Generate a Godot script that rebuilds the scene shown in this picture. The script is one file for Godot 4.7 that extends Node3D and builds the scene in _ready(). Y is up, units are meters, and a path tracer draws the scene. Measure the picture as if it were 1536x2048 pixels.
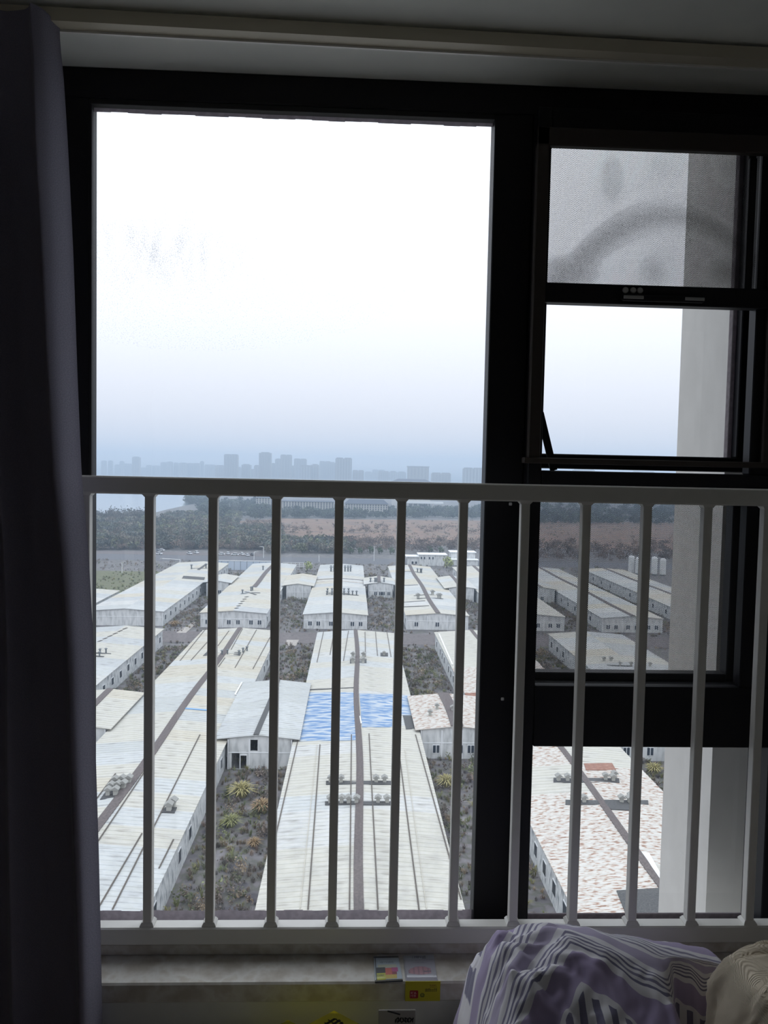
extends Node3D
# A room's window with a white safety railing, looking down on rows of abandoned white-roofed sheds.
# World: the camera is the origin, -z points straight out of the window, y is up, metres.

const FOCAL := 1540.0          # pixels, for the 1536 x 2048 frame
const PITCH := -2.963
const YAW := -2.327
const ROLL := 1.186
const GY := -50.0              # ground outside
const EAVE := -45.3
const FLOOR := -1.40
const CEIL := 0.737            # underside of the window bay

var rng := RandomNumberGenerator.new()
var taken := {}
var view := Basis()
var M := {}
var panel_cache := {}

# ------------------------------------------------------------------ geometry collector
class G:
	var v := PackedVector3Array()
	var n := PackedVector3Array()
	var uv := PackedVector2Array()
	var ix := PackedInt32Array()
	var off := Vector3.ZERO
	func _init(o := Vector3.ZERO) -> void:
		off = o
	func face(p: Array, out: Vector3, uvs := []) -> void:
		var nn: Vector3 = (p[1] - p[0]).cross(p[2] - p[0])
		if nn.length_squared() < 1e-20 and p.size() > 3:
			nn = (p[2] - p[0]).cross(p[3] - p[0])
		nn = nn.normalized()
		var keep := nn.dot(out) < 0.0
		if keep:
			nn = -nn
		var b := v.size()
		for k in p.size():
			v.append(p[k] - off)
			n.append(nn)
			uv.append(uvs[k] if uvs.size() else Vector2(float(k == 1 or k == 2), float(k >= 2)))
		for k in range(1, p.size() - 1):
			if keep:
				ix.append_array([b, b + k, b + k + 1])
			else:
				ix.append_array([b, b + k + 1, b + k])
	func box(lo: Vector3, hi: Vector3) -> void:
		var c := []
		for k in 8:
			c.append(Vector3(hi.x if k & 1 else lo.x, hi.y if k & 2 else lo.y, hi.z if k & 4 else lo.z))
		face([c[0], c[2], c[6], c[4]], Vector3.LEFT, [Vector2(lo.z, lo.y), Vector2(lo.z, hi.y), Vector2(hi.z, hi.y), Vector2(hi.z, lo.y)])
		face([c[1], c[3], c[7], c[5]], Vector3.RIGHT, [Vector2(lo.z, lo.y), Vector2(lo.z, hi.y), Vector2(hi.z, hi.y), Vector2(hi.z, lo.y)])
		face([c[0], c[1], c[5], c[4]], Vector3.DOWN, [Vector2(lo.x, lo.z), Vector2(hi.x, lo.z), Vector2(hi.x, hi.z), Vector2(lo.x, hi.z)])
		face([c[2], c[3], c[7], c[6]], Vector3.UP, [Vector2(lo.x, lo.z), Vector2(hi.x, lo.z), Vector2(hi.x, hi.z), Vector2(lo.x, hi.z)])
		face([c[0], c[1], c[3], c[2]], Vector3.FORWARD, [Vector2(lo.x, lo.y), Vector2(hi.x, lo.y), Vector2(hi.x, hi.y), Vector2(lo.x, hi.y)])
		face([c[4], c[5], c[7], c[6]], Vector3.BACK, [Vector2(lo.x, lo.y), Vector2(hi.x, lo.y), Vector2(hi.x, hi.y), Vector2(lo.x, hi.y)])
	func cbox(lo: Vector3, hi: Vector3, b: float) -> void:   # box with chamfered edges
		var h := (hi - lo) / 2.0
		b = minf(b, minf(h.x, minf(h.y, h.z)) * 0.9)
		var c := (lo + hi) / 2.0
		var ax := [Vector3.RIGHT, Vector3.UP, Vector3.BACK]
		for a in 3:
			var u: Vector3 = ax[(a + 1) % 3]
			var w: Vector3 = ax[(a + 2) % 3]
			var hu: float = h[(a + 1) % 3] - b
			var hw: float = h[(a + 2) % 3] - b
			for s in [-1.0, 1.0]:
				var m: Vector3 = c + ax[a] * h[a] * s
				face([m - u * hu - w * hw, m + u * hu - w * hw, m + u * hu + w * hw, m - u * hu + w * hw], ax[a] * s)
				for s2 in [-1.0, 1.0]:   # edge between faces a and a+1
					var e1: Vector3 = c + ax[a] * h[a] * s + u * hu * s2
					var e2: Vector3 = c + ax[a] * (h[a] - b) * s + u * h[(a + 1) % 3] * s2
					face([e1 - w * hw, e1 + w * hw, e2 + w * hw, e2 - w * hw], ax[a] * s + u * s2)
		for sx in [-1.0, 1.0]:
			for sy in [-1.0, 1.0]:
				for sz in [-1.0, 1.0]:
					var s := Vector3(sx, sy, sz)
					face([c + Vector3(h.x, h.y - b, h.z - b) * s, c + Vector3(h.x - b, h.y, h.z - b) * s, c + Vector3(h.x - b, h.y - b, h.z) * s], s)
	func bar(a: Vector3, b: Vector3, w: float, t: float, up := Vector3.UP) -> void:   # rectangular bar from a to b
		var d := (b - a).normalized()
		var s := d.cross(up).normalized() * w / 2.0
		var u := s.cross(d).normalized() * t / 2.0
		var q := [-s - u, s - u, s + u, -s + u]
		for k in 4:
			var k2 := (k + 1) % 4
			face([a + q[k], b + q[k], b + q[k2], a + q[k2]], q[k] + q[k2])
		face([a + q[0], a + q[1], a + q[2], a + q[3]], -d)
		face([b + q[0], b + q[1], b + q[2], b + q[3]], d)
	func tube(pts: Array, r: float, sides := 6) -> void:
		for k in pts.size() - 1:
			var a: Vector3 = pts[k]
			var b: Vector3 = pts[k + 1]
			var d := (b - a).normalized()
			var s := d.cross(Vector3.UP if absf(d.y) < 0.9 else Vector3.RIGHT).normalized()
			var u := s.cross(d)
			for j in sides:
				var q1 := (s * cos(TAU * j / sides) + u * sin(TAU * j / sides)) * r
				var q2 := (s * cos(TAU * (j + 1) / sides) + u * sin(TAU * (j + 1) / sides)) * r
				face([a + q1, b + q1, b + q2, a + q2], q1 + q2)
	func lathe(c: Vector3, prof: Array, sides := 16) -> void:  # prof: [radius, y]
		for k in prof.size() - 1:
			for j in sides:
				var a1 := TAU * j / sides
				var a2 := TAU * (j + 1) / sides
				var d1 := Vector3(cos(a1), 0, sin(a1))
				var d2 := Vector3(cos(a2), 0, sin(a2))
				var y1 := Vector3(0, prof[k][1], 0)
				var y2 := Vector3(0, prof[k + 1][1], 0)
				var up: float = prof[k][0] - prof[k + 1][0]
				var out := (d1 + d2) * (absf(prof[k + 1][1] - prof[k][1]) + 1e-5) + Vector3(0, 2.0 * up, 0) * signf(prof[k + 1][1] - prof[k][1] + 1e-9)
				if prof[k + 1][0] < 1e-6:
					face([c + d1 * prof[k][0] + y1, c + d2 * prof[k][0] + y1, c + y2], out)
				elif prof[k][0] < 1e-6:
					face([c + y1, c + d2 * prof[k + 1][0] + y2, c + d1 * prof[k + 1][0] + y2], out)
				else:
					face([c + d1 * prof[k][0] + y1, c + d2 * prof[k][0] + y1, c + d2 * prof[k + 1][0] + y2, c + d1 * prof[k + 1][0] + y2], out)
	func grid(nu: int, nv: int, f: Callable, flip := false) -> void:   # smooth sheet; f(u, v) -> Vector3
		var b := v.size()
		var p := PackedVector3Array()
		for j in nv + 1:
			for i in nu + 1:
				p.append(f.call(float(i) / nu, float(j) / nv))
		for j in nv + 1:
			for i in nu + 1:
				var du := p[j * (nu + 1) + mini(i + 1, nu)] - p[j * (nu + 1) + maxi(i - 1, 0)]
				var dv := p[mini(j + 1, nv) * (nu + 1) + i] - p[maxi(j - 1, 0) * (nu + 1) + i]
				var nn := dv.cross(du).normalized()
				v.append(p[j * (nu + 1) + i] - off)
				n.append(-nn if flip else nn)
				uv.append(Vector2(float(i) / nu, float(j) / nv))
		for j in nv:
			for i in nu:
				var a := b + j * (nu + 1) + i
				var q := [a, a + nu + 1, a + 1, a + 1, a + nu + 1, a + nu + 2]
				if not flip:
					q = [a, a + 1, a + nu + 1, a + 1, a + nu + 2, a + nu + 1]
				ix.append_array(q)
	func mesh() -> ArrayMesh:
		var arr := []
		arr.resize(Mesh.ARRAY_MAX)
		arr[Mesh.ARRAY_VERTEX] = v
		arr[Mesh.ARRAY_NORMAL] = n
		arr[Mesh.ARRAY_TEX_UV] = uv
		arr[Mesh.ARRAY_INDEX] = ix
		var m := ArrayMesh.new()
		m.add_surface_from_arrays(Mesh.PRIMITIVE_TRIANGLES, arr)
		return m

# ------------------------------------------------------------------ scene helpers
func numbered(called: String) -> String:
	if not taken.has(called):
		taken[called] = 0
		return called
	taken[called] += 1
	return "%s_%03d" % [called, taken[called]]

func obj(called: String, shape, m: Material, parent: Node = self) -> MeshInstance3D:
	var o := MeshInstance3D.new()
	o.mesh = shape.mesh() if shape is G else shape
	o.material_override = m
	o.name = numbered(called) if parent == self else called
	parent.add_child(o, true)
	return o

func tag(o: Node, label: String, category: String, group := "", kind := "") -> void:
	if label:
		o.set_meta("label", label)
	if category:
		o.set_meta("category", category)
	if group:
		o.set_meta("group", group)
	if kind:
		o.set_meta("kind", kind)

func thing(called: String, label: String, category: String, at := Vector3.ZERO, group := "") -> Node3D:
	var o := Node3D.new()
	o.name = numbered(called)
	add_child(o)
	o.position = at
	tag(o, label, category, group)
	return o

func struct(called: String, shape, m: Material) -> MeshInstance3D:
	var o := obj(called, shape, m)
	o.set_meta("kind", "structure")
	return o

func ray(px: float, py: float) -> Vector3:
	return view * Vector3((px - 768.0) / FOCAL, -(py - 1024.0) / FOCAL, -1.0)

func on_y(px: float, py: float, y: float) -> Vector3:   # where the sight line of a pixel meets a level
	var d := ray(px, py)
	return d * (y / d.y)

func on_z(px: float, py: float, z: float) -> Vector3:   # ... and an upright plane parallel to the window
	var d := ray(px, py)
	return d * (z / d.z)

func c8(r: int, g: int, b: int) -> Color:
	return Color(r / 255.0, g / 255.0, b / 255.0)

func mat(c: Color, rough := 0.85, metal := 0.0, spec := 0.5) -> StandardMaterial3D:
	var m := StandardMaterial3D.new()
	m.albedo_color = c
	m.roughness = rough
	m.metallic = metal
	m.metallic_specular = spec
	return m

func ntex(seed_: int, freq: float, stops: Array, colors: Array, octaves := 5, size := 512, kind := FastNoiseLite.TYPE_SIMPLEX_SMOOTH) -> NoiseTexture2D:
	var f := FastNoiseLite.new()
	f.seed = seed_
	f.noise_type = kind
	f.frequency = freq
	f.fractal_octaves = octaves
	var t := NoiseTexture2D.new()
	t.width = size
	t.height = size
	t.seamless = true
	t.noise = f
	var g := Gradient.new()
	g.offsets = PackedFloat32Array(stops)
	g.colors = PackedColorArray(colors)
	t.color_ramp = g
	return t

func tri(c: Color, tex: Texture2D, scale: Vector3, rough := 0.9, world := true) -> StandardMaterial3D:
	var m := mat(c, rough)
	m.albedo_texture = tex
	m.uv1_triplanar = true
	m.uv1_world_triplanar = world
	m.uv1_scale = scale
	return m

func uvm(c: Color, tex: Texture2D, scale: Vector3, rough := 0.9, offset := Vector3.ZERO) -> StandardMaterial3D:
	var m := mat(c, rough)
	m.albedo_texture = tex
	m.uv1_scale = scale
	m.uv1_offset = offset
	return m

# ------------------------------------------------------------------ camera, sky, exposure
func set_the_stage() -> void:
	var cam := Camera3D.new()
	cam.name = "camera"
	cam.fov = rad_to_deg(2.0 * atan(1024.0 / FOCAL))
	cam.near = 0.02
	cam.far = 20000.0
	cam.rotation_degrees = Vector3(PITCH, YAW, ROLL)
	add_child(cam)
	cam.current = true
	view = Basis.from_euler(Vector3(deg_to_rad(PITCH), deg_to_rad(YAW), deg_to_rad(ROLL)))

	var e := Environment.new()
	e.background_mode = Environment.BG_SKY
	var sm := ProceduralSkyMaterial.new()          # an even overcast, brighter overhead
	sm.sky_top_color = Color(2.40, 2.58, 2.80).linear_to_srgb()
	sm.sky_horizon_color = Color(0.87, 0.87, 0.94).linear_to_srgb()
	sm.sky_curve = 0.55
	sm.ground_bottom_color = Color(0.16, 0.16, 0.16).linear_to_srgb()
	sm.ground_horizon_color = Color(0.30, 0.31, 0.33).linear_to_srgb()
	sm.sun_angle_max = 0.0
	var sky := Sky.new()
	sky.sky_material = sm
	e.sky = sky
	e.tonemap_mode = Environment.TONE_MAPPER_LINEAR
	e.tonemap_exposure = 1.0
	e.sdfgi_enabled = true
	e.ssao_enabled = true
	e.ssil_enabled = true
	e.volumetric_fog_enabled = true                 # the haze itself is the FogVolume below
	e.volumetric_fog_density = 0.0
	var we := WorldEnvironment.new()
	we.name = "environment"
	we.environment = e
	add_child(we)
	var haze := FogVolume.new()                     # haze lying over the land, the lake and the town
	haze.name = "haze"
	haze.size = Vector3(5600, 145, 5000)
	haze.position = Vector3(0, GY + 72.0, -2560)
	var fm := FogMaterial.new()
	fm.albedo = Color(0.66, 0.82, 1.0).linear_to_srgb()
	fm.density = 0.00042
	haze.material = fm
	add_child(haze)
	tag(haze, "thin blue grey haze over the lake and the town", "haze", "", "stuff")

# ------------------------------------------------------------------ materials
func make_materials() -> void:
	M.frame = mat(c8(26, 26, 31), 0.5, 0.0, 0.35)
	M.bronze = mat(c8(58, 50, 46), 0.5, 0.0, 0.5)
	M.railing = mat(c8(226, 224, 218), 0.4)
	M.steel = mat(c8(190, 190, 190), 0.35, 0.7)
	M.wire = mat(c8(52, 52, 54), 0.6)
	M.gasket = mat(c8(20, 20, 24), 0.7)
	M.sealant = tri(Color.WHITE, ntex(3, 0.02, [0.3, 0.7], [c8(142, 134, 138), c8(156, 148, 151)]), Vector3(6, 6, 6))
	M.sealant.backlight_enabled = true
	M.sealant.backlight = c8(235, 232, 236)
	var glass := mat(Color(0.9, 0.95, 1.0, 0.04), 0.02)
	glass.transparency = BaseMaterial3D.TRANSPARENCY_ALPHA
	M.glass = glass
	var clear := mat(Color(0.95, 0.97, 1.0, 0.08), 0.08)
	clear.transparency = BaseMaterial3D.TRANSPARENCY_ALPHA
	M.clear = clear
	M.wall = tri(Color.WHITE, ntex(5, 0.01, [0.2, 0.8], [c8(240, 240, 236), c8(247, 247, 243)]), Vector3(1.2, 1.2, 1.2), 0.95)
	M.ceiling = tri(Color.WHITE, ntex(6, 0.012, [0.2, 0.8], [c8(238, 241, 235), c8(245, 247, 240)]), Vector3(1.0, 1.0, 1.0), 0.95)
	M.track = mat(c8(196, 188, 168), 0.45)
	M.lip = mat(c8(244, 243, 238), 0.35)
	M.ledge = tri(Color.WHITE, ntex(8, 0.012, [0.15, 0.5, 0.62, 0.85], [c8(186, 178, 166), c8(208, 203, 195), c8(213, 210, 203), c8(196, 188, 176)]), Vector3(2.5, 2.5, 2.5), 0.5)
	M.floor = tri(Color.WHITE, ntex(9, 0.02, [0.2, 0.8], [c8(176, 150, 120), c8(200, 174, 142)]), Vector3(0.8, 0.8, 4), 0.5)
	var ct := ntex(10, 0.22, [0.3, 0.7], [c8(122, 119, 136), c8(138, 134, 151)], 2)
	M.curtain = uvm(Color.WHITE, ct, Vector3(3, 8, 1), 0.95)
	M.curtain.rim_enabled = true
	M.curtain.rim = 0.3
	# outside
	M.pier = tri(Color.WHITE, ntex(11, 0.03, [0.2, 0.8], [c8(198, 196, 192), c8(204, 202, 198)]), Vector3(0.8, 0.5, 0.8), 0.95)
	M.ground = tri(Color.WHITE, ntex(12, 0.012, [0.1, 0.35, 0.5, 0.65, 0.9], [c8(72, 70, 76), c8(98, 95, 97), c8(86, 87, 80), c8(106, 102, 104), c8(120, 118, 120)], 6, 1024), Vector3(0.021, 0.021, 0.021), 1.0)
	M.field = tri(Color.WHITE, ntex(13, 0.008, [0.15, 0.4, 0.55, 0.7, 0.9], [c8(84, 76, 70), c8(108, 88, 76), c8(126, 98, 80), c8(104, 90, 76), c8(120, 108, 90)], 6, 1024), Vector3(0.004, 0.004, 0.010), 1.0)
	M.meadow = tri(Color.WHITE, ntex(14, 0.02, [0.2, 0.5, 0.8], [c8(72, 76, 56), c8(98, 102, 70), c8(88, 82, 70)], 5), Vector3(0.03, 0.03, 0.05), 1.0)
	M.tarmac = tri(Color.WHITE, ntex(15, 0.03, [0.2, 0.8], [c8(78, 79, 84), c8(98, 99, 103)]), Vector3(0.05, 0.05, 0.05), 0.95)
	M.lane = tri(Color.WHITE, ntex(16, 0.02, [0.2, 0.5, 0.8], [c8(80, 76, 76), c8(104, 98, 98), c8(90, 84, 84)], 6), Vector3(0.06, 0.06, 0.06), 0.95)
	M.concrete = tri(Color.WHITE, ntex(17, 0.03, [0.2, 0.8], [c8(136, 130, 124), c8(168, 162, 156)]), Vector3(0.1, 0.1, 0.1), 0.95)
	M.water = mat(c8(120, 130, 138), 0.12, 0.0, 0.5)
	var white := ntex(20, 0.012, [0.0, 0.25, 0.42, 0.6, 1.0], [c8(150, 148, 142), c8(172, 171, 167), c8(184, 184, 181), c8(178, 177, 171), c8(190, 190, 187)], 6)
	M.roof = []
	for k in 6:
		var tint: Color = [c8(248, 246, 240), c8(244, 248, 253), c8(236, 240, 244), c8(248, 242, 230), c8(252, 253, 255), c8(234, 238, 244)][k]
		M.roof.append(uvm(tint, white, Vector3(0.03, 0.14, 1), 0.75, Vector3(0.37 * k, 0.21 * k, 0)))
	var rust := ntex(24, 0.035, [0.0, 0.52, 0.60, 0.74, 1.0], [c8(188, 186, 181), c8(184, 181, 175), c8(172, 160, 149), c8(146, 120, 106), c8(118, 92, 80)], 3)
	M.rust = []
	for k in 4:
		M.rust.append(uvm(Color.WHITE, rust, Vector3(0.045, 0.15, 1), 0.85, Vector3(0.31 * k, 0.23 * k, 0)))
	var heavy := ntex(25, 0.03, [0.0, 0.35, 0.6, 1.0], [c8(176, 150, 136), c8(142, 104, 88), c8(120, 84, 72), c8(160, 132, 118)], 3)
	M.rusted = uvm(Color.WHITE, heavy, Vector3(0.05, 0.3, 1), 0.9)
	M.seam = mat(c8(84, 78, 72), 0.9)
	M.tar = tri(Color.WHITE, ntex(26, 0.04, [0.2, 0.8], [c8(78, 72, 72), c8(104, 96, 94)]), Vector3(0.12, 0.12, 0.12), 0.95)
	M.tar_dark = tri(Color.WHITE, ntex(27, 0.04, [0.2, 0.8], [c8(60, 62, 64), c8(88, 88, 88)]), Vector3(0.2, 0.2, 0.2), 0.95)
	M.blue = uvm(Color.WHITE, ntex(28, 0.02, [0.0, 0.42, 0.5, 0.57, 1.0], [c8(80, 112, 152), c8(98, 128, 164), c8(124, 147, 174), c8(160, 169, 178), c8(184, 186, 186)], 6), Vector3(0.022, 0.12, 1), 0.8)
	M.blue_strip = mat(c8(110, 150, 190), 0.8)
	M.white_strip = mat(c8(204, 205, 204), 0.7)
	M.shed_wall = tri(Color.WHITE, ntex(30, 0.02, [0.2, 0.5, 0.8], [c8(176, 178, 178), c8(200, 202, 202), c8(210, 211, 210)], 5), Vector3(0.07, 0.02, 0.07), 0.85)
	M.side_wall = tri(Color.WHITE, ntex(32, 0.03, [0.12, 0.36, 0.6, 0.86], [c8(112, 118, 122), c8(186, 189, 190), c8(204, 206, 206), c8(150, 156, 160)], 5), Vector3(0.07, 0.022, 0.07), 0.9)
	M.shed_post = mat(c8(222, 224, 226), 0.6)
	M.shed_pane = mat(c8(44, 54, 66), 0.25)
	M.vent = mat(c8(164, 164, 158), 0.7)
	M.vent_cap = mat(c8(136, 136, 132), 0.7)
	M.pipe = mat(c8(96, 102, 106), 0.6)
	M.town = []
	for k in 4:
		M.town.append(mat([c8(136, 128, 118), c8(146, 138, 128), c8(128, 120, 112), c8(150, 146, 140)][k], 0.9))
	M.town_trim = mat(c8(122, 112, 104), 0.9)
	M.campus = mat(c8(178, 176, 170), 0.9)
	M.campus_roof = mat(c8(78, 84, 96), 0.9)
	M.campus_pane = mat(c8(58, 66, 80), 0.5)
	M.plain_white = mat(c8(214, 216, 216), 0.8)
	var leaf := StandardMaterial3D.new()
	leaf.vertex_color_use_as_albedo = true
	leaf.roughness = 0.95
	leaf.backlight_enabled = true
	leaf.backlight = Color(0.55, 0.55, 0.5)
	M.leaf = leaf
	M.trunk = mat(c8(70, 62, 56), 0.95)
	M.black_print = mat(c8(22, 22, 22), 0.8)

# ------------------------------------------------------------------ the room
func build_room() -> void:
	var x0 := -1.45
	var x1 := 1.45
	var zb := 1.7
	var top := 1.05
	var g := G.new()
	g.box(Vector3(x0 - 0.1, FLOOR - 0.1, -1.6), Vector3(x1 + 0.1, FLOOR, zb + 0.1))
	struct("floor", g, M.floor)
	g = G.new()
	g.box(Vector3(x0 - 0.1, top, -1.0), Vector3(x1 + 0.1, top + 0.1, zb + 0.1))
	struct("ceiling", g, M.ceiling)
	g = G.new()                                       # the lowered slab over the window
	g.box(Vector3(x0 - 0.1, CEIL, -1.66), Vector3(x1 + 0.1, top + 0.1, -1.0))
	struct("ceiling", g, M.ceiling)
	g = G.new()
	g.box(Vector3(x0 - 0.1, FLOOR, -1.66), Vector3(x0, top, zb))
	struct("wall_left", g, M.wall)
	g = G.new()
	g.box(Vector3(x1, FLOOR, -1.66), Vector3(x1 + 0.1, top, zb))
	struct("wall_right", g, M.wall)
	g = G.new()
	g.box(Vector3(x0, FLOOR, zb), Vector3(x1, top, zb + 0.1))
	struct("wall_back", g, M.wall)
	g = G.new()                                       # around the window
	g.box(Vector3(x0, FLOOR, -1.60), Vector3(-0.62, CEIL, -1.29))
	g.box(Vector3(0.95, FLOOR, -1.60), Vector3(x1, CEIL, -1.29))
	g.box(Vector3(-0.62, FLOOR, -1.54), Vector3(0.95, -0.9185, -1.312))
	struct("wall_window", g, M.wall)
	g = G.new()
	g.cbox(Vector3(-0.62, -0.9185, -1.40), Vector3(0.95, -0.883, -1.289), 0.003)
	struct("trim_1", g, M.ledge)
	g = G.new()                                       # low kerb the window and railing stand on
	g.cbox(Vector3(-0.62, -0.883, -1.392), Vector3(0.95, -0.8613, -1.366), 0.002)
	struct("trim_2", g, M.ledge)
	# pier of the building just outside, at the right of the window
	g = G.new()
	g.box(Vector3(0.813, -9.0, -1.915), Vector3(2.2, 24.0, -1.66))
	struct("wall_pier", g, M.pier)

	var t := thing("curtain_track", "beige curtain track fixed under the ceiling above the window", "curtain rail", Vector3(0.0, CEIL, -1.3))
	g = G.new(Vector3(0.0, CEIL, -1.3))
	g.bar(Vector3(-0.64, CEIL - 0.0165, -1.300), Vector3(0.96, CEIL - 0.0165, -1.334), 0.026, 0.021)
	obj("track", g, M.track, t)
	g = G.new(Vector3(0.0, CEIL, -1.3))
	g.bar(Vector3(-0.64, CEIL - 0.0275, -1.314), Vector3(0.96, CEIL - 0.0275, -1.348), 0.004, 0.006)
	obj("lip", g, M.lip, t)
	for px in [548.0, 1232.0]:
		g = G.new(Vector3(0.0, CEIL, -1.3))
		var p := on_y(px, 44.0 + (px - 548.0) * 0.055, CEIL)
		g.cbox(p + Vector3(-0.007, -0.009, -0.004), p + Vector3(0.007, 0.0, 0.010), 0.002)
		obj("bracket", g, M.track, t)

func build_curtain() -> void:
	var edge := [[0.71, -0.487], [0.684, -0.486], [0.631, -0.481], [0.5, -0.475], [0.344, -0.467], [0.146, -0.459], [-0.015, -0.451], [-0.137, -0.439], [-0.302, -0.429], [-0.469, -0.425], [-0.639, -0.419], [-0.793, -0.415], [-0.94, -0.412], [-1.30, -0.405]]
	var left := -0.78
	var t := thing("curtain", "dark slate grey curtain drawn aside, hanging in deep folds from the track", "curtain", Vector3(-0.6, -1.30, -1.27))
	var g := G.new(Vector3(-0.6, -1.30, -1.27))
	g.grid(190, 90, func(u: float, w: float) -> Vector3:
		var y := lerpf(0.716, -1.30, w)
		var xr: float = edge[-1][1]
		for k in edge.size() - 1:
			if y <= edge[k][0] and y >= edge[k + 1][0]:
				xr = lerpf(edge[k][1], edge[k + 1][1], (edge[k][0] - y) / (edge[k][0] - edge[k + 1][0]))
				break
		if y > edge[0][0]:
			xr = edge[0][1]
		# folds are counted from the free edge: a roll, a valley, a second roll ...; the hem turns back
		var zc := lerpf(-1.272, -1.238, smoothstep(0.0, 0.22, w))
		xr *= zc / -1.27
		var d := (xr - left) * (1.0 - u)
		var x := xr - d
		var period := lerpf(0.076, 0.104, smoothstep(0.1, 0.8, w))
		var amp := lerpf(0.012, 0.023, smoothstep(0.0, 0.12, w))
		var ph := TAU * (d - lerpf(0.027, 0.020, w)) / period
		var z := zc + amp * (cos(ph) + 0.22 * cos(2.0 * ph + 0.6))
		x += 0.007 * sin(ph) * smoothstep(0.0, 0.03, d)
		z += 0.003 * sin(31.0 * d + 5.0 * w)
		var hem := smoothstep(0.016, 0.0, d)
		z -= 0.030 * hem * hem
		x -= 0.003 * hem
		return Vector3(x, y, z))
	obj("cloth", g, M.curtain, t)
	for k in 5:
		var x := -0.51 - 0.06 * k
		g = G.new(Vector3(-0.6, -1.30, -1.27))
		g.cbox(Vector3(x - 0.004, 0.700, -1.315), Vector3(x + 0.004, 0.7135, -1.300), 0.001)
		obj("hook", g, M.steel, t)

# ------------------------------------------------------------------ the window
func wires(g: G, lo: Vector2, hi: Vector2, z: float, pitch: float, width: float, slope: float, bend: Callable, bent := true) -> void:
	# two crossing families of fine wire, clipped to the rectangle; bend(p) moves a wire sideways, in pitches
	for fam in 2:
		var d := Vector2(1.0, slope if fam == 0 else -slope).normalized()
		var nrm := Vector2(-d.y, d.x)
		var ts := []
		for c in [lo, hi, Vector2(lo.x, hi.y), Vector2(hi.x, lo.y)]:
			ts.append((c as Vector2).dot(nrm))
		var k0 := int(floor(ts.min() / pitch))
		var k1 := int(ceil(ts.max() / pitch))
		for k in range(k0, k1 + 1):
			var o := nrm * (k + 0.5) * pitch
			var t0 := -1e9
			var t1 := 1e9
			for a in 2:
				if absf(d[a]) > 1e-6:
					var ta: float = (lo[a] - o[a]) / d[a]
					var tb: float = (hi[a] - o[a]) / d[a]
					t0 = maxf(t0, minf(ta, tb))
					t1 = minf(t1, maxf(ta, tb))
			if t1 - t0 < 0.001:
				continue
			var seg := maxi(1, int((t1 - t0) / 0.02)) if bent else 1
			var zz := z + (0.00025 if fam == 0 else -0.00025)
			var last := Vector2.ZERO
			for j in seg + 1:
				var p := o + d * lerpf(t0, t1, float(j) / seg)
				if bent:
					p += nrm * pitch * float(bend.call(p))
				if j > 0:
					var s := nrm * width / 2.0
					g.face([Vector3(last.x - s.x, last.y - s.y, zz), Vector3(p.x - s.x, p.y - s.y, zz), Vector3(p.x + s.x, p.y + s.y, zz), Vector3(last.x + s.x, last.y + s.y, zz)], Vector3.BACK)
					g.face([Vector3(last.x + s.x, last.y + s.y, zz), Vector3(p.x + s.x, p.y + s.y, zz), Vector3(p.x, p.y, zz - 0.0004), Vector3(last.x, last.y, zz - 0.0004)], Vector3(s.x, s.y, 0))
					g.face([Vector3(last.x - s.x, last.y - s.y, zz), Vector3(p.x - s.x, p.y - s.y, zz), Vector3(p.x, p.y, zz - 0.0004), Vector3(last.x, last.y, zz - 0.0004)], Vector3(-s.x, -s.y, 0))
				last = p

func straight(_p: Vector2) -> float:
	return 0.0

func wpart(w: Node3D, called: String, lo: Vector3, hi: Vector3, m: Material, b := 0.002) -> MeshInstance3D:
	var g := G.new(w.position)
	g.cbox(Vector3(minf(lo.x, hi.x), minf(lo.y, hi.y), minf(lo.z, hi.z)), Vector3(maxf(lo.x, hi.x), maxf(lo.y, hi.y), maxf(lo.z, hi.z)), b)
	return obj(called, g, m, w)

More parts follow.
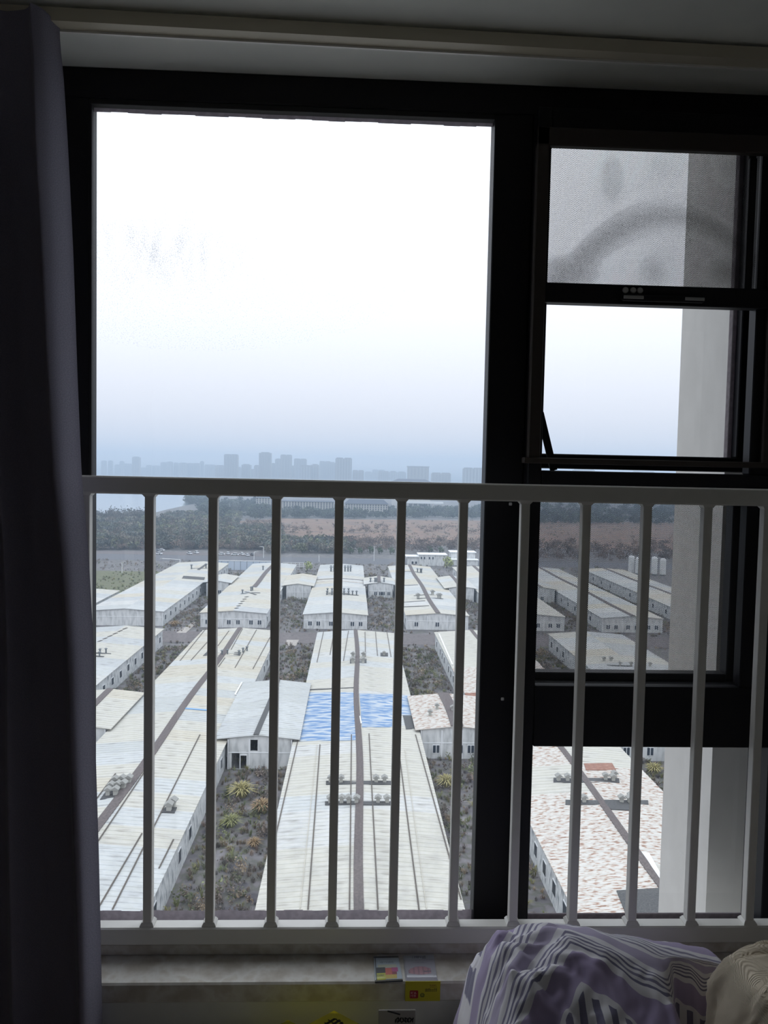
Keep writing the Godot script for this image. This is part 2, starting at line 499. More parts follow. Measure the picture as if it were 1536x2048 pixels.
func stain_texture() -> ImageTexture:
	# dried droplets and wiped streaks on the big pane, dust toward its foot; print-free dirt with a grain of its own
	var w := 760
	var h := 1576
	var im := Image.create(w, h, false, Image.FORMAT_RGBA8)
	im.fill(Color(0.55, 0.57, 0.60, 0.0))
	var f := FastNoiseLite.new()
	f.seed = 77
	f.frequency = 0.22
	f.fractal_octaves = 3
	var c := FastNoiseLite.new()
	c.seed = 78
	c.frequency = 0.012
	c.fractal_octaves = 4
	for y in h:
		for x in w:
			var a := 0.0
			# the droplet field: a patch at the upper left with fingers running down
			var fx := x / 760.0
			var fy := y / 1576.0
			var core := exp(-pow((fx - 0.16) / 0.24, 2.0) - pow((fy - 0.165) / 0.052, 2.0))
			var wide := exp(-pow((fx - 0.25) / 0.45, 2.0) - pow((fy - 0.14) / 0.10, 2.0)) * 0.35
			var finger := 0.0
			if fy > 0.18 and fy < 0.235:
				finger = maxf(0.0, sin(fx * 74.0 + 2.0 * c.get_noise_2d(x, 40.0))) * exp(-pow((fx - 0.2) / 0.2, 2.0)) * (1.0 - (fy - 0.18) / 0.055) * 0.7
			var dens := maxf(maxf(core, finger) * (0.7 + 0.8 * c.get_noise_2d(x * 2.0, y * 0.7)), wide)
			var fine := f.get_noise_2d(x * 1.9, y * 1.9)
			if dens > 0.04 and fine > 0.46 - 0.42 * dens:
				a = 0.13 + 0.27 * dens
			elif fine > 0.66:
				a = 0.07
			# dust caught at the foot of the pane, blotchy
			if fy > 0.86:
				var d := (c.get_noise_2d(x * 1.3, y * 1.6) + 0.45) * 0.16 + fine * 0.03
				a = maxf(a, clampf(d, 0.0, 0.22) * clampf((fy - 0.86) / 0.05 + c.get_noise_2d(x, 5.0), 0.0, 1.0))
			if a > 0.0:
				im.set_pixel(x, y, Color(0.62, 0.66, 0.72, a))
	return ImageTexture.create_from_image(im)

func build_window() -> void:
	var w := Node3D.new()
	w.name = "window_1"
	add_child(w)
	w.position = Vector3(0.16, -0.9185, -1.5)
	tag(w, "black framed window with one tall fixed pane and a column of smaller lights", "", "", "structure")
	var f: float = -1.485
	var b: float = -1.53
	wpart(w, "frame_head", Vector3(-0.62, 0.682, b), Vector3(0.95, CEIL, f), M.frame)
	wpart(w, "frame_sill", Vector3(-0.62, -0.9185, b), Vector3(0.95, -0.905, -1.40), M.frame)
	wpart(w, "jamb", Vector3(-0.62, -0.905, b), Vector3(-0.502, 0.682, f), M.frame)
	wpart(w, "mullion", Vector3(0.2556, -0.905, b), Vector3(0.3300, 0.682, f), M.frame)
	wpart(w, "mullion_cover", Vector3(0.3300, -0.905, b), Vector3(0.3567, 0.682, -1.45), M.frame)
	wpart(w, "jamb", Vector3(0.823, -0.905, b), Vector3(0.95, 0.682, -1.45), M.frame)
	wpart(w, "transom", Vector3(0.3567, -0.046, b), Vector3(0.823, 0.0098, -1.45), M.frame)
	wpart(w, "transom", Vector3(0.3567, -0.524, b), Vector3(0.823, -0.405, -1.45), M.frame)
	wpart(w, "frame_head", Vector3(0.3567, 0.642, b), Vector3(0.823, 0.682, -1.45), M.frame)
	wpart(w, "frame_stile", Vector3(0.758, 0.0098, -1.478), Vector3(0.823, 0.642, -1.45), M.frame)
	wpart(w, "frame_stile", Vector3(0.792, 0.0098, b), Vector3(0.823, 0.642, -1.479), M.frame)
	wpart(w, "frame_stile", Vector3(0.758, -0.405, -1.478), Vector3(0.823, -0.046, -1.45), M.frame)
	wpart(w, "frame_stile", Vector3(0.785, -0.405, b), Vector3(0.823, -0.046, -1.479), M.frame)
	# beads round the big pane and the outside sealant seen through it
	wpart(w, "glazing_bead", Vector3(-0.502, 0.672, -1.505), Vector3(0.2556, 0.682, -1.487), M.gasket, 0.001)
	wpart(w, "glazing_bead", Vector3(-0.5055, -0.905, -1.498), Vector3(-0.498, 0.672, -1.487), M.gasket, 0.001)
	var g := G.new(w.position)
	for k in 24:        # sealant laid by hand: an uneven lower edge
		var xa := lerpf(-0.502, 0.2556, k / 24.0)
		var xb := lerpf(-0.502, 0.2556, (k + 1) / 24.0)
		var ya := 0.668 + 0.0008 * sin(k * 1.7)
		g.face([Vector3(xa, ya, -1.512), Vector3(xb, ya, -1.512), Vector3(xb, 0.684, -1.512), Vector3(xa, 0.684, -1.512)], Vector3.BACK)
	obj("sealant", g, M.sealant, w)
	g = G.new(w.position)
	for k in 40:
		var xa := lerpf(-0.502, 0.2556, k / 40.0)
		var xb := lerpf(-0.502, 0.2556, (k + 1) / 40.0)
		var yt := -0.882 + 0.0012 * sin(k * 1.3) * sin(k * 0.37)
		g.face([Vector3(xa, -0.905, -1.508), Vector3(xb, -0.905, -1.508), Vector3(xb, yt, -1.508), Vector3(xa, yt, -1.508)], Vector3.BACK)
	obj("sealant", g, M.sealant, w)
	wpart(w, "sealant", Vector3(0.3567, -0.905, -1.511), Vector3(0.823, -0.890, -1.507), M.sealant, 0.001)
	for q in [[-0.505, -0.908, 0.258, 0.685, -1.506], [0.354, -0.908, 0.826, -0.522, -1.506], [0.354, -0.41, 0.79, -0.04, -1.521]]:
		g = G.new(w.position)
		g.face([Vector3(q[0], q[1], q[4]), Vector3(q[2], q[1], q[4]), Vector3(q[2], q[3], q[4]), Vector3(q[0], q[3], q[4])], Vector3.BACK)
		obj("glass_pane", g, M.glass, w)
	g = G.new(w.position)
	for q in [[0.0, 0.30], [0.84, 1.0]]:
		var ya := lerpf(0.68, -0.905, q[0])
		var yb := lerpf(0.68, -0.905, q[1])
		g.face([Vector3(-0.502, ya, -1.5022), Vector3(0.2556, ya, -1.5022), Vector3(0.2556, yb, -1.5022), Vector3(-0.502, yb, -1.5022)], Vector3.BACK, [Vector2(0, q[0]), Vector2(1, q[0]), Vector2(1, q[1]), Vector2(0, q[1])])
	var dm := mat(Color.WHITE, 0.9)
	dm.albedo_texture = stain_texture()
	dm.transparency = BaseMaterial3D.TRANSPARENCY_ALPHA
	dm.texture_repeat = false
	var stain := obj("water_stains", g, dm, w)
	tag(stain, "dried water drops and dust on the glass", "")
	# lower light: fixed sash profile behind a fly screen
	wpart(w, "sash_stile", Vector3(0.7535, -0.405, -1.525), Vector3(0.785, -0.046, -1.495), M.frame)
	wpart(w, "sash_rail", Vector3(0.3567, -0.405, -1.525), Vector3(0.7535, -0.390, -1.495), M.frame)
	g = G.new(w.position)
	wires(g, Vector2(0.3567, -0.404), Vector2(0.758, -0.046), -1.466, 0.0023, 0.00076, 1.28, straight, false)
	var fs := obj("fly_screen", g, M.wire, w)
	tag(fs, "fine dark steel fly screen", "", "", "stuff")
	# top-hung sash, pushed a finger's width open: light shows under it
	var sash := wpart(w, "awning_sash", Vector3(0.3567, 0.0145, -1.575), Vector3(0.80, 0.0443, -1.545), M.frame)
	for q in [[Vector3(0.7795, 0.0443, -1.575), Vector3(0.812, 0.668, -1.545)], [Vector3(0.3300, 0.0443, -1.575), Vector3(0.3640, 0.668, -1.545)], [Vector3(0.33, 0.668, -1.575), Vector3(0.812, 0.70, -1.545)]]:
		g = G.new(w.position)
		g.cbox(q[0], q[1], 0.002)
		obj("sash_bar", g, M.frame, sash)
	g = G.new(w.position)
	g.face([Vector3(0.362, 0.042, -1.56), Vector3(0.782, 0.042, -1.56), Vector3(0.782, 0.670, -1.56), Vector3(0.362, 0.670, -1.56)], Vector3.BACK)
	obj("sash_glass", g, M.glass, sash)
	g = G.new(w.position)
	g.cbox(Vector3(0.7705, 0.0443, -1.582), Vector3(0.7795, 0.668, -1.566), 0.001)
	obj("sealant", g, M.sealant, sash)
	g = G.new(w.position)
	g.bar(Vector3(0.3535, 0.119, -1.464), Vector3(0.386, 0.010, -1.474), 0.0135, 0.004, Vector3.BACK)
	obj("stay_arm", g, M.frame, sash)
	# the raised insect screen, doubled over the fixed one in the upper half
	var s := wpart(w, "screen_rail", Vector3(0.345, 0.323, -1.466), Vector3(0.79, 0.3595, -1.440), M.frame)
	for q in [[Vector3(0.3265, 0.028, -1.452), Vector3(0.3500, 0.64, -1.436)], [Vector3(0.776, 0.028, -1.452), Vector3(0.80, 0.64, -1.436)], [Vector3(0.3265, 0.607, -1.452), Vector3(0.80, 0.64, -1.436)]]:
		g = G.new(w.position)
		g.cbox(q[0], q[1], 0.002)
		obj("screen_stile", g, M.bronze, s)
	g = G.new(w.position)
	g.cbox(Vector3(0.318, 0.0225, -1.452), Vector3(0.81, 0.0335, -1.432), 0.0015)
	obj("screen_track", g, M.bronze, s)
	g = G.new(w.position)
	g.cbox(Vector3(0.738, 0.3595, -1.468), Vector3(0.752, 0.607, -1.4585), 0.001)
	obj("screen_stile", g, M.frame, s)
	g = G.new(w.position)
	wires(g, Vector2(0.3480, 0.3595), Vector2(0.757, 0.636), -1.4600, 0.0023, 0.00062, 1.28, straight, false)
	var m1 := obj("mesh_panel", g, M.wire, s)
	tag(m1, "fine steel insect mesh", "", "", "stuff")
	g = G.new(w.position)
	var blobs := [[1225.0, 355.0, 40.0, 80.0, 0.26], [1330.0, 330.0, 60.0, 50.0, 0.25], [1465.0, 330.0, 60.0, 60.0, 0.34], [1470.0, 545.0, 70.0, 40.0, 0.50], [1310.0, 545.0, 36.0, 40.0, 0.36], [1140.0, 545.0, 60.0, 34.0, 0.42]]
	wires(g, Vector2(0.3480, 0.3595), Vector2(0.757, 0.636), -1.4610, 0.0023, 0.00062, 1.28, func(p: Vector2) -> float:
		# how far the slack sheet has slipped against the other one
		var c := view.inverse() * Vector3(p.x, p.y, -1.46)
		var px := 768.0 + FOCAL * c.x / -c.z
		var py := 1024.0 - FOCAL * c.y / -c.z
		var arch := py - (432.0 + 0.0030 * pow(px - 1335.0, 2.0))
		var v := 0.46 * exp(-pow(arch / 36.0, 2.0))
		for q in blobs:
			v = maxf(v, float(q[4]) * exp(-pow((px - float(q[0])) / float(q[2]), 2.0) - pow((py - float(q[1])) / float(q[3]), 2.0)))
		return v + 0.05)
	var m2 := obj("mesh_panel", g, M.wire, s)
	tag(m2, "second layer of fine steel insect mesh, slid up", "", "", "stuff")
	# latch of the sliding screen
	g = G.new(w.position)
	g.cbox(Vector3(0.492, 0.328, -1.440), Vector3(0.649, 0.3395, -1.428), 0.003)
	var latch := obj("latch", g, M.frame, s)
	g = G.new(w.position)
	g.cbox(Vector3(0.494, 0.3305, -1.428), Vector3(0.532, 0.3365, -1.4262), 0.001)
	g.cbox(Vector3(0.610, 0.3305, -1.428), Vector3(0.647, 0.3365, -1.4262), 0.001)
	obj("latch_tip", g, M.steel, s)
	for sx in [0.5015, 0.516, 0.529]:
		g = G.new(w.position + Vector3(0, 0, 0))
		for j in 14:
			var a1 := TAU * j / 14
			var a2 := TAU * (j + 1) / 14
			var cc := Vector3(sx, 0.349, -1.4375)
			g.face([cc, cc + Vector3(cos(a1), sin(a1), 0) * 0.005, cc + Vector3(cos(a2), sin(a2), 0) * 0.005], Vector3.BACK)
			g.face([cc + Vector3(cos(a1), sin(a1), 0) * 0.005, cc + Vector3(cos(a2), sin(a2), 0) * 0.005, cc + Vector3(cos(a2) * 0.006, sin(a2) * 0.006, -0.0025), cc + Vector3(cos(a1) * 0.006, sin(a1) * 0.006, -0.0025)], Vector3(cos(a1), sin(a1), 0))
		obj("screw", g, M.steel, s)
	for q in [[1021.0, 1008.0], [1005.0, 1398.0]]:
		var p := on_z(q[0], q[1], -1.449)
		g = G.new(w.position)
		g.cbox(p + Vector3(-0.003, -0.003, -0.001), p + Vector3(0.003, 0.003, 0.0012), 0.001)
		obj("screw", g, M.steel, w)

# ------------------------------------------------------------------ railing
func build_railing() -> void:
	var base := Vector3(0.16, -0.8605, -1.375)
	var t := thing("safety_railing", "white metal safety railing with upright square bars in front of the window", "railing", base)
	var g := G.new(base)
	g.cbox(Vector3(-0.615, -0.0475, -1.390), Vector3(0.945, -0.0165, -1.36), 0.0025)
	obj("top_rail", g, M.railing, t)
	g = G.new(base)
	g.cbox(Vector3(-0.615, -0.8605, -1.388), Vector3(0.945, -0.8285, -1.36), 0.0025)
	obj("bottom_rail", g, M.railing, t)
	var bar := G.new()
	bar.cbox(Vector3(-0.0078, -0.8285, -0.009), Vector3(0.0078, -0.0475, 0.009), 0.0012)
	var bar_mesh := bar.mesh()
	var sock := G.new()                 # flared socket at the foot
	var prof := [[0.0125, -0.8285], [0.0125, -0.8265], [0.0094, -0.8215], [0.0082, -0.8212]]
	for k in 3:
		for q in 4:
			var d := Vector3(1, 0, 0).rotated(Vector3.UP, q * PI / 2)
			var e := Vector3(0, 0, 1).rotated(Vector3.UP, q * PI / 2)
			var r1: float = prof[k][0]
			var r2: float = prof[k + 1][0]
			sock.face([d * r1 - e * r1 + Vector3(0, prof[k][1], 0), d * r1 + e * r1 + Vector3(0, prof[k][1], 0), d * r2 + e * r2 + Vector3(0, prof[k + 1][1], 0), d * r2 - e * r2 + Vector3(0, prof[k + 1][1], 0)], d + Vector3.UP * 0.4)
	var sock_mesh := sock.mesh()
	var head := G.new()                 # small splayed head under the top rail
	for q in 4:
		var d := Vector3(1, 0, 0).rotated(Vector3.UP, q * PI / 2)
		var e := Vector3(0, 0, 1).rotated(Vector3.UP, q * PI / 2)
		head.face([d * 0.0118 - e * 0.0118 + Vector3(0, -0.0475, 0), d * 0.0118 + e * 0.0118 + Vector3(0, -0.0475, 0), d * 0.0079 + e * 0.0079 + Vector3(0, -0.0525, 0), d * 0.0079 - e * 0.0079 + Vector3(0, -0.0525, 0)], d - Vector3.UP * 0.4)
	var head_mesh := head.mesh()
	for i in range(-2, 12):
		var x := -0.3577 + 0.1112 * i
		var o := obj("bar", bar_mesh, M.railing, t)
		o.position = Vector3(x, 0, -1.3755) - base
		obj("socket", sock_mesh, M.railing, o)
		obj("collar", head_mesh, M.railing, o)

# ------------------------------------------------------------------ things on the ledge and the bed
func print_plate(w: int, h: int, paint: Callable) -> StandardMaterial3D:
	var im := Image.create(w, h, false, Image.FORMAT_RGB8)
	paint.call(im)
	var m := mat(Color.WHITE, 0.55)
	m.albedo_texture = ImageTexture.create_from_image(im)
	m.texture_repeat = false
	return m

func glyphs(im: Image, x: int, y: int, w: int, h: int, count: int, c: Color, seed_: int) -> void:   # unreadable small print
	var r := RandomNumberGenerator.new()
	r.seed = seed_
	var step := float(w) / count
	for k in count:
		var gx := x + int(k * step)
		var gw := maxi(1, int(step) - 1)
		im.fill_rect(Rect2i(gx, y, maxi(1, gw / 4), h), c)
		for j in 3:
			if r.randf() < 0.7:
				im.fill_rect(Rect2i(gx, y + j * (h - 1) / 2, gw, maxi(1, h / 6)), c)
		if r.randf() < 0.5:
			im.fill_rect(Rect2i(gx + gw - maxi(1, gw / 4), y, maxi(1, gw / 4), h), c)

func card(called: String, label: String, p: Array, thick: float, m: Material) -> Node3D:
	var base: Vector3 = (p[0] + p[1] + p[2] + p[3]) / 4.0
	base.y = -0.883
	var t := thing(called, label, "package", base)
	var g := G.new(base)
	var lift := Vector3(0, -0.883 + 0.0006, 0)
	var q := []
	for k in 4:
		q.append(Vector3(p[k].x, 0, p[k].z))
	var up := Vector3(0, 0.002, 0)
	g.face([q[0] + lift + up, q[1] + lift + up, q[2] + lift + up, q[3] + lift + up], Vector3.UP, [Vector2(0, 0), Vector2(1, 0), Vector2(1, 1), Vector2(0, 1)])
	var mid: Vector3 = (q[0] + q[2]) / 2.0
	for k in 4:
		var k2 := (k + 1) % 4
		g.face([q[k] + lift, q[k2] + lift, q[k2] + lift + up, q[k] + lift + up], (q[k] + q[k2]) / 2.0 - mid, [Vector2(0, 0), Vector2(0.02, 0), Vector2(0.02, 0.02), Vector2(0, 0.02)])
	obj("printed_card", g, m, t)
	g = G.new(base)                     # clear cover
	var cu := Vector3(0, thick, 0)
	var ins := []
	for k in 4:
		ins.append(q[k].lerp(mid, 0.07))
	g.face([ins[0] + lift + cu, ins[1] + lift + cu, ins[2] + lift + cu, ins[3] + lift + cu], Vector3.UP)
	for k in 4:
		var k2 := (k + 1) % 4
		g.face([q[k] + lift + up * 1.2, q[k2] + lift + up * 1.2, ins[k2] + lift + cu, ins[k] + lift + cu], (q[k] + q[k2]) / 2.0 - mid)
	obj("clear_cover", g, M.clear, t)
	return t

func build_ledge_things() -> void:
	var y := -0.878
	var m := print_plate(100, 130, func(im: Image) -> void:
		im.fill(c8(176, 190, 200))
		im.fill_rect(Rect2i(0, 0, 100, 10), c8(40, 48, 66))
		im.fill_rect(Rect2i(4, 10, 4, 120), c8(60, 70, 80))
		im.fill_rect(Rect2i(14, 46, 70, 16), c8(196, 200, 176))
		glyphs(im, 22, 30, 56, 8, 9, c8(96, 110, 124), 4)
		im.fill_rect(Rect2i(8, 60, 32, 28), c8(34, 38, 46))
		im.fill_rect(Rect2i(40, 64, 24, 34), c8(214, 104, 84))
		im.fill_rect(Rect2i(64, 62, 24, 22), c8(190, 70, 138))
		im.fill_rect(Rect2i(64, 84, 18, 14), c8(150, 50, 70))
		im.fill_rect(Rect2i(8, 88, 32, 42), c8(196, 198, 52))
		im.fill_rect(Rect2i(40, 98, 40, 20), c8(206, 180, 70))
		glyphs(im, 10, 96, 28, 8, 5, c8(60, 60, 30), 5)
		im.fill_rect(Rect2i(0, 122, 100, 8), c8(70, 64, 50)))
	card("blister_pack", "flat clear-covered pack with black, red and yellow printed card on the ledge", [on_y(747, 1910, y), on_y(797, 1909, y), on_y(806, 1958, y), on_y(750, 1961, y)], 0.006, m)
	m = print_plate(100, 130, func(im: Image) -> void:
		im.fill(c8(150, 148, 158))
		im.fill_rect(Rect2i(0, 0, 100, 20), c8(172, 178, 188))
		glyphs(im, 30, 4, 44, 12, 7, c8(46, 56, 84), 6)
		glyphs(im, 26, 34, 50, 5, 8, c8(120, 118, 130), 7)
		for k in 14:
			var a := absf(k - 7.0) / 7.0
			im.fill_rect(Rect2i(12 + k * 5, 56 + int(16 * a * a), 6, 40 - int(22 * a * a)), c8(168, 112, 122) if k % 3 else c8(140, 96, 110))
		im.fill_rect(Rect2i(60, 78, 24, 6), c8(98, 72, 92)))
	var t := card("blister_pack", "clear pack with a grey and pink card and a yellow tab hanging over the ledge", [on_y(806, 1909, y), on_y(868, 1907, y), on_y(876, 1960, y), on_y(812, 1961, y)], 0.008, m)
	m = print_plate(140, 84, func(im: Image) -> void:
		var yl := c8(198, 186, 40)
		im.fill(yl)
		im.fill_rect(Rect2i(18, 38, 34, 34), c8(160, 34, 40))
		for k in 3:
			for q in [[18, 38], [51, 38], [18, 71], [51, 71]]:
				im.set_pixel(q[0] + (k if q[0] == 18 else -k), q[1], yl)
				im.set_pixel(q[0], q[1] + (k if q[1] == 38 else -k), yl)
		glyphs(im, 22, 44, 26, 9, 4, c8(226, 190, 190), 8)
		glyphs(im, 22, 56, 26, 10, 4, c8(226, 190, 190), 9)
		for yy in 84:
			for xx in 140:
				var d := Vector2(xx - 68, yy - 58).length()
				if d < 9.0:
					im.set_pixel(xx, yy, c8(96, 100, 44) if d > 6.0 or (xx + yy) % 4 < 2 else yl)
		glyphs(im, 98, 14, 28, 5, 6, c8(120, 70, 30), 10)
		glyphs(im, 98, 22, 28, 4, 7, c8(140, 110, 40), 11)
		glyphs(im, 80, 30, 48, 12, 7, c8(50, 46, 22), 12))
	var g := G.new(t.position)
	var a := on_z(811, 1964, -1.2855)
	var b := on_z(880, 2002, -1.2855)
	g.face([Vector3(a.x, -0.8795, a.z), Vector3(b.x, -0.8795, a.z), Vector3(b.x, b.y, a.z), Vector3(a.x, b.y, a.z)], Vector3.BACK, [Vector2(0, 0), Vector2(1, 0), Vector2(1, 1), Vector2(0, 1)])
	g.face([Vector3(a.x, -0.8795, a.z - 0.0012), Vector3(b.x, -0.8795, a.z - 0.0012), Vector3(b.x, b.y, a.z - 0.0012), Vector3(a.x, b.y, a.z - 0.0012)], Vector3.FORWARD, [Vector2(0, 0), Vector2(0.1, 0), Vector2(0.1, 0.1), Vector2(0, 0.1)])
	g.face([Vector3(a.x, -0.8795, a.z - 0.0012), Vector3(b.x, -0.8795, a.z - 0.0012), Vector3(b.x, -0.8795, a.z), Vector3(a.x, -0.8795, a.z)], Vector3.UP, [Vector2(0, 0), Vector2(0.1, 0), Vector2(0.1, 0.1), Vector2(0, 0.1)])
	g.face([Vector3(b.x, -0.8795, a.z), Vector3(b.x, b.y, a.z), Vector3(b.x, b.y, a.z - 0.0012), Vector3(b.x, -0.8795, a.z - 0.0012)], Vector3.RIGHT, [Vector2(0, 0), Vector2(0.1, 0), Vector2(0.1, 0.1), Vector2(0, 0.1)])
	var tab := obj("hang_tab", g, m, t)
	tag(tab, "yellow tab with a red square mark", "")

func bed_top() -> float:
	return -0.98

func build_bed() -> void:
	var yb := bed_top()
	var base := Vector3(0.6, FLOOR, -0.5)
	var t := thing("bed", "low bed pushed against the wall under the window", "bed", base)
	var g := G.new(base)
	g.cbox(Vector3(-0.36, FLOOR + 0.12, -1.29), Vector3(1.43, FLOOR + 0.22, 0.25), 0.01)
	obj("bed_frame", g, mat(c8(110, 84, 62), 0.6), t)
	g = G.new(base)
	g.cbox(Vector3(-0.35, FLOOR + 0.22, -1.285), Vector3(1.42, yb, 0.24), 0.03)
	obj("mattress", g, mat(c8(176, 168, 158), 0.95), t)
	for q in [[-0.34, -1.24], [1.34, -1.24], [-0.34, 0.18], [1.34, 0.18]]:
		g = G.new(base)
		g.cbox(Vector3(q[0], FLOOR, q[1]), Vector3(q[0] + 0.06, FLOOR + 0.12, q[1] + 0.06), 0.005)
		obj("leg", g, mat(c8(110, 84, 62), 0.6), t)

	# quilt, heaped up
	var im := Image.create(256, 512, false, Image.FORMAT_RGB8)
	var cream := c8(243, 240, 245)
	var lav := c8(184, 170, 204)
	var dark := c8(132, 128, 154)
	im.fill(cream)
	var thin := c8(150, 145, 170)
	for k in 4:
		im.fill_rect(Rect2i(0, 4 + k * 18, 256, 8), dark if k % 2 else thin)
	im.fill_rect(Rect2i(0, 88, 256, 80), lav)
	for k in 8:
		im.fill_rect(Rect2i(k * 32 + 8, 184, 15, 86), dark)
	im.fill_rect(Rect2i(0, 288, 256, 60), lav)
	for k in 4:
		im.fill_rect(Rect2i(0, 364 + k * 19, 256, 8), thin)
	im.fill_rect(Rect2i(0, 446, 256, 46), c8(192, 182, 208))
	var qm := mat(Color.WHITE, 0.95)
	qm.albedo_texture = ImageTexture.create_from_image(im)
	qm.rim_enabled = true
	qm.rim = 0.3
	var crest := [[0.175, -0.97], [0.19, -0.86], [0.207, -0.775], [0.222, -0.735], [0.238, -0.712], [0.28, -0.700], [0.335, -0.694], [0.38, -0.699], [0.426, -0.712], [0.5, -0.724], [0.575, -0.737], [0.60, -0.76], [0.615, -0.83], [0.625, -0.97]]
	var f := FastNoiseLite.new()
	f.seed = 5
	f.frequency = 6.0
	f.fractal_octaves = 3
	var bx := Vector3(0.55, yb, -1.0)
	t = thing("quilt", "crumpled quilt with lavender and white stripes heaped on the bed", "quilt", bx)
	g = G.new(bx)
	var nu := 230
	var nv := 130
	g.grid(nu, nv, func(u: float, w: float) -> Vector3:
		var x := lerpf(0.175, 0.625, u)
		var y: float = crest[-1][1]
		for k in crest.size() - 1:
			if x <= crest[k + 1][0]:
				var q: float = (x - crest[k][0]) / (crest[k + 1][0] - crest[k][0])
				y = lerpf(crest[k][1], crest[k + 1][1], q * q * (3.0 - 2.0 * q) * 0.5 + q * 0.5)
				break
		var hgt := y - yb
		# across: from behind the heap, over the crest, down the front
		var a := lerpf(-0.42, 1.0, w)
		var z: float
		var yy: float
		if a < 0.0:
			z = -1.115 - 0.15 * sin(-a / 0.42 * PI / 2)
			yy = yb + hgt * pow(cos(-a / 0.42 * PI / 2), 0.7)
		else:
			z = -1.115 + lerpf(0.42, 0.045, smoothstep(0.455, 0.50, x)) * a
			yy = yb + hgt * (1.0 - smoothstep(0.0, 1.0, a) * 0.62 - 0.38 * a * a)
		var env := smoothstep(0.175, 0.21, x)
		var along := x * 0.55 + z * 0.9
		var fold := 0.010 * sin(38.0 * along + 3.0 * f.get_noise_2d(x * 2.0, z * 2.0)) * smoothstep(0.0, 0.25, a)
		var fold2 := 0.009 * sin(60.0 * (x * 0.9 - z * 0.5) + 4.0 * f.get_noise_2d(x, z * 3.0)) * smoothstep(0.42, 0.22, x)
		yy += env * (fold + fold2 + 0.012 * f.get_noise_2d(x * 1.6, z * 1.6) * smoothstep(0.0, 0.2, a))
		z += env * 0.008 * f.get_noise_2d(x * 2.3 + 9.0, z * 2.3)
		yy = maxf(yy, yb + 0.001)
		return Vector3(x, yy, z))
	# the print follows the cloth: stripes fall away on both sides of the crest
	for k in g.v.size():
		var p := g.v[k] + bx
		var j := k / (nu + 1)
		var a := lerpf(-0.42, 1.0, float(j) / nv)
		var s := a * 0.46
		var run := p.x - 0.335
		var vv := s - (0.36 * run if run > 0.0 else -0.75 * run) + 0.012 * sin(p.x * 22.0)
		g.uv[k] = Vector2(p.x / 0.17, vv / 0.30 + 0.01)
	obj("cover", g, qm, t)

	# ribbed cushion leaning at the right
	var ribs := Image.create(4, 64, false, Image.FORMAT_RGB8)
	for yy in 64:
		var hgt := 0.5 + 0.5 * sin(TAU * yy / 16.0)
		ribs.fill_rect(Rect2i(0, yy, 4, 1), Color(hgt, hgt, hgt))
	var cm := mat(c8(250, 234, 208), 0.95)
	cm.rim_enabled = true
	cm.rim = 0.3
	cm.heightmap_enabled = true
	cm.heightmap_texture = ImageTexture.create_from_image(ribs)
	cm.heightmap_scale = 0.12
	var cb := Vector3(0.665, yb, -0.975)
	t = thing("cushion", "beige corduroy cushion resting beside the striped quilt", "cushion", cb)
	g = G.new(cb)
	var cn := FastNoiseLite.new()
	cn.seed = 15
	cn.frequency = 7.0
	g.grid(150, 70, func(u: float, w: float) -> Vector3:
		var th := TAU * u
		var ph := PI * (w - 0.5)
		var cx := signf(cos(th)) * pow(absf(cos(th)), 0.38)
		var cz := signf(sin(th)) * pow(absf(sin(th)), 0.38)
		var cp := pow(cos(ph), 0.32)
		var sp := signf(sin(ph)) * pow(absf(sin(ph)), 0.55)
		var lump := 1.0 + 0.07 * cn.get_noise_3d(cx * 0.3, sp * 0.35, cz * 0.3)
		var x := 0.152 * cx * cp * lump
		var z := 0.078 * cz * cp * lump
		var yv := (0.164 + 0.164 * sp) * (1.0 + 0.03 * cn.get_noise_2d(cx * 0.4, cz * 0.4))
		z += 0.010 * sin(26.0 * x + 14.0 * yv) * cp * smoothstep(0.05, 0.2, yv)
		return cb + Vector3(x + 0.02 * (yv - 0.16), yv, z - 0.10 * (yv - 0.16)))
	for k in g.v.size():
		var p := g.v[k]
		g.uv[k] = Vector2(p.x * 4.0, (p.y + 0.35 * p.z + 0.012 * sin(p.x * 40.0) + 0.008 * sin(p.x * 85.0 + 20.0 * p.y)) / 0.0085)
	obj("cover", g, cm, t)

	# yellow packet standing against the wall, one corner up
	var ym := print_plate(160, 160, func(pim: Image) -> void:
		pim.fill(c8(214, 204, 70))
		for q in [[22, 22, 13, 1], [64, 26, 9, 0], [26, 66, 9, 0], [100, 40, 12, 1], [48, 100, 12, 1], [96, 96, 9, 0], [130, 84, 10, 0], [82, 134, 10, 0]]:
			for yy in range(-q[2], q[2] + 1):
				for xx in range(-q[2], q[2] + 1):
					var d := Vector2(xx, yy).length()
					var inside: bool = d < q[2]
					if inside and (q[3] == 0 and (absf(xx) < 3 or absf(yy) < 3 or d > q[2] - 2) or q[3] == 1 and ((xx + 40) % 7 > 2 or (yy + 40) % 8 > 5)):
						pim.set_pixel(clampi(q[0] + xx, 0, 159), clampi(q[1] + yy, 0, 159), c8(34, 34, 26)))
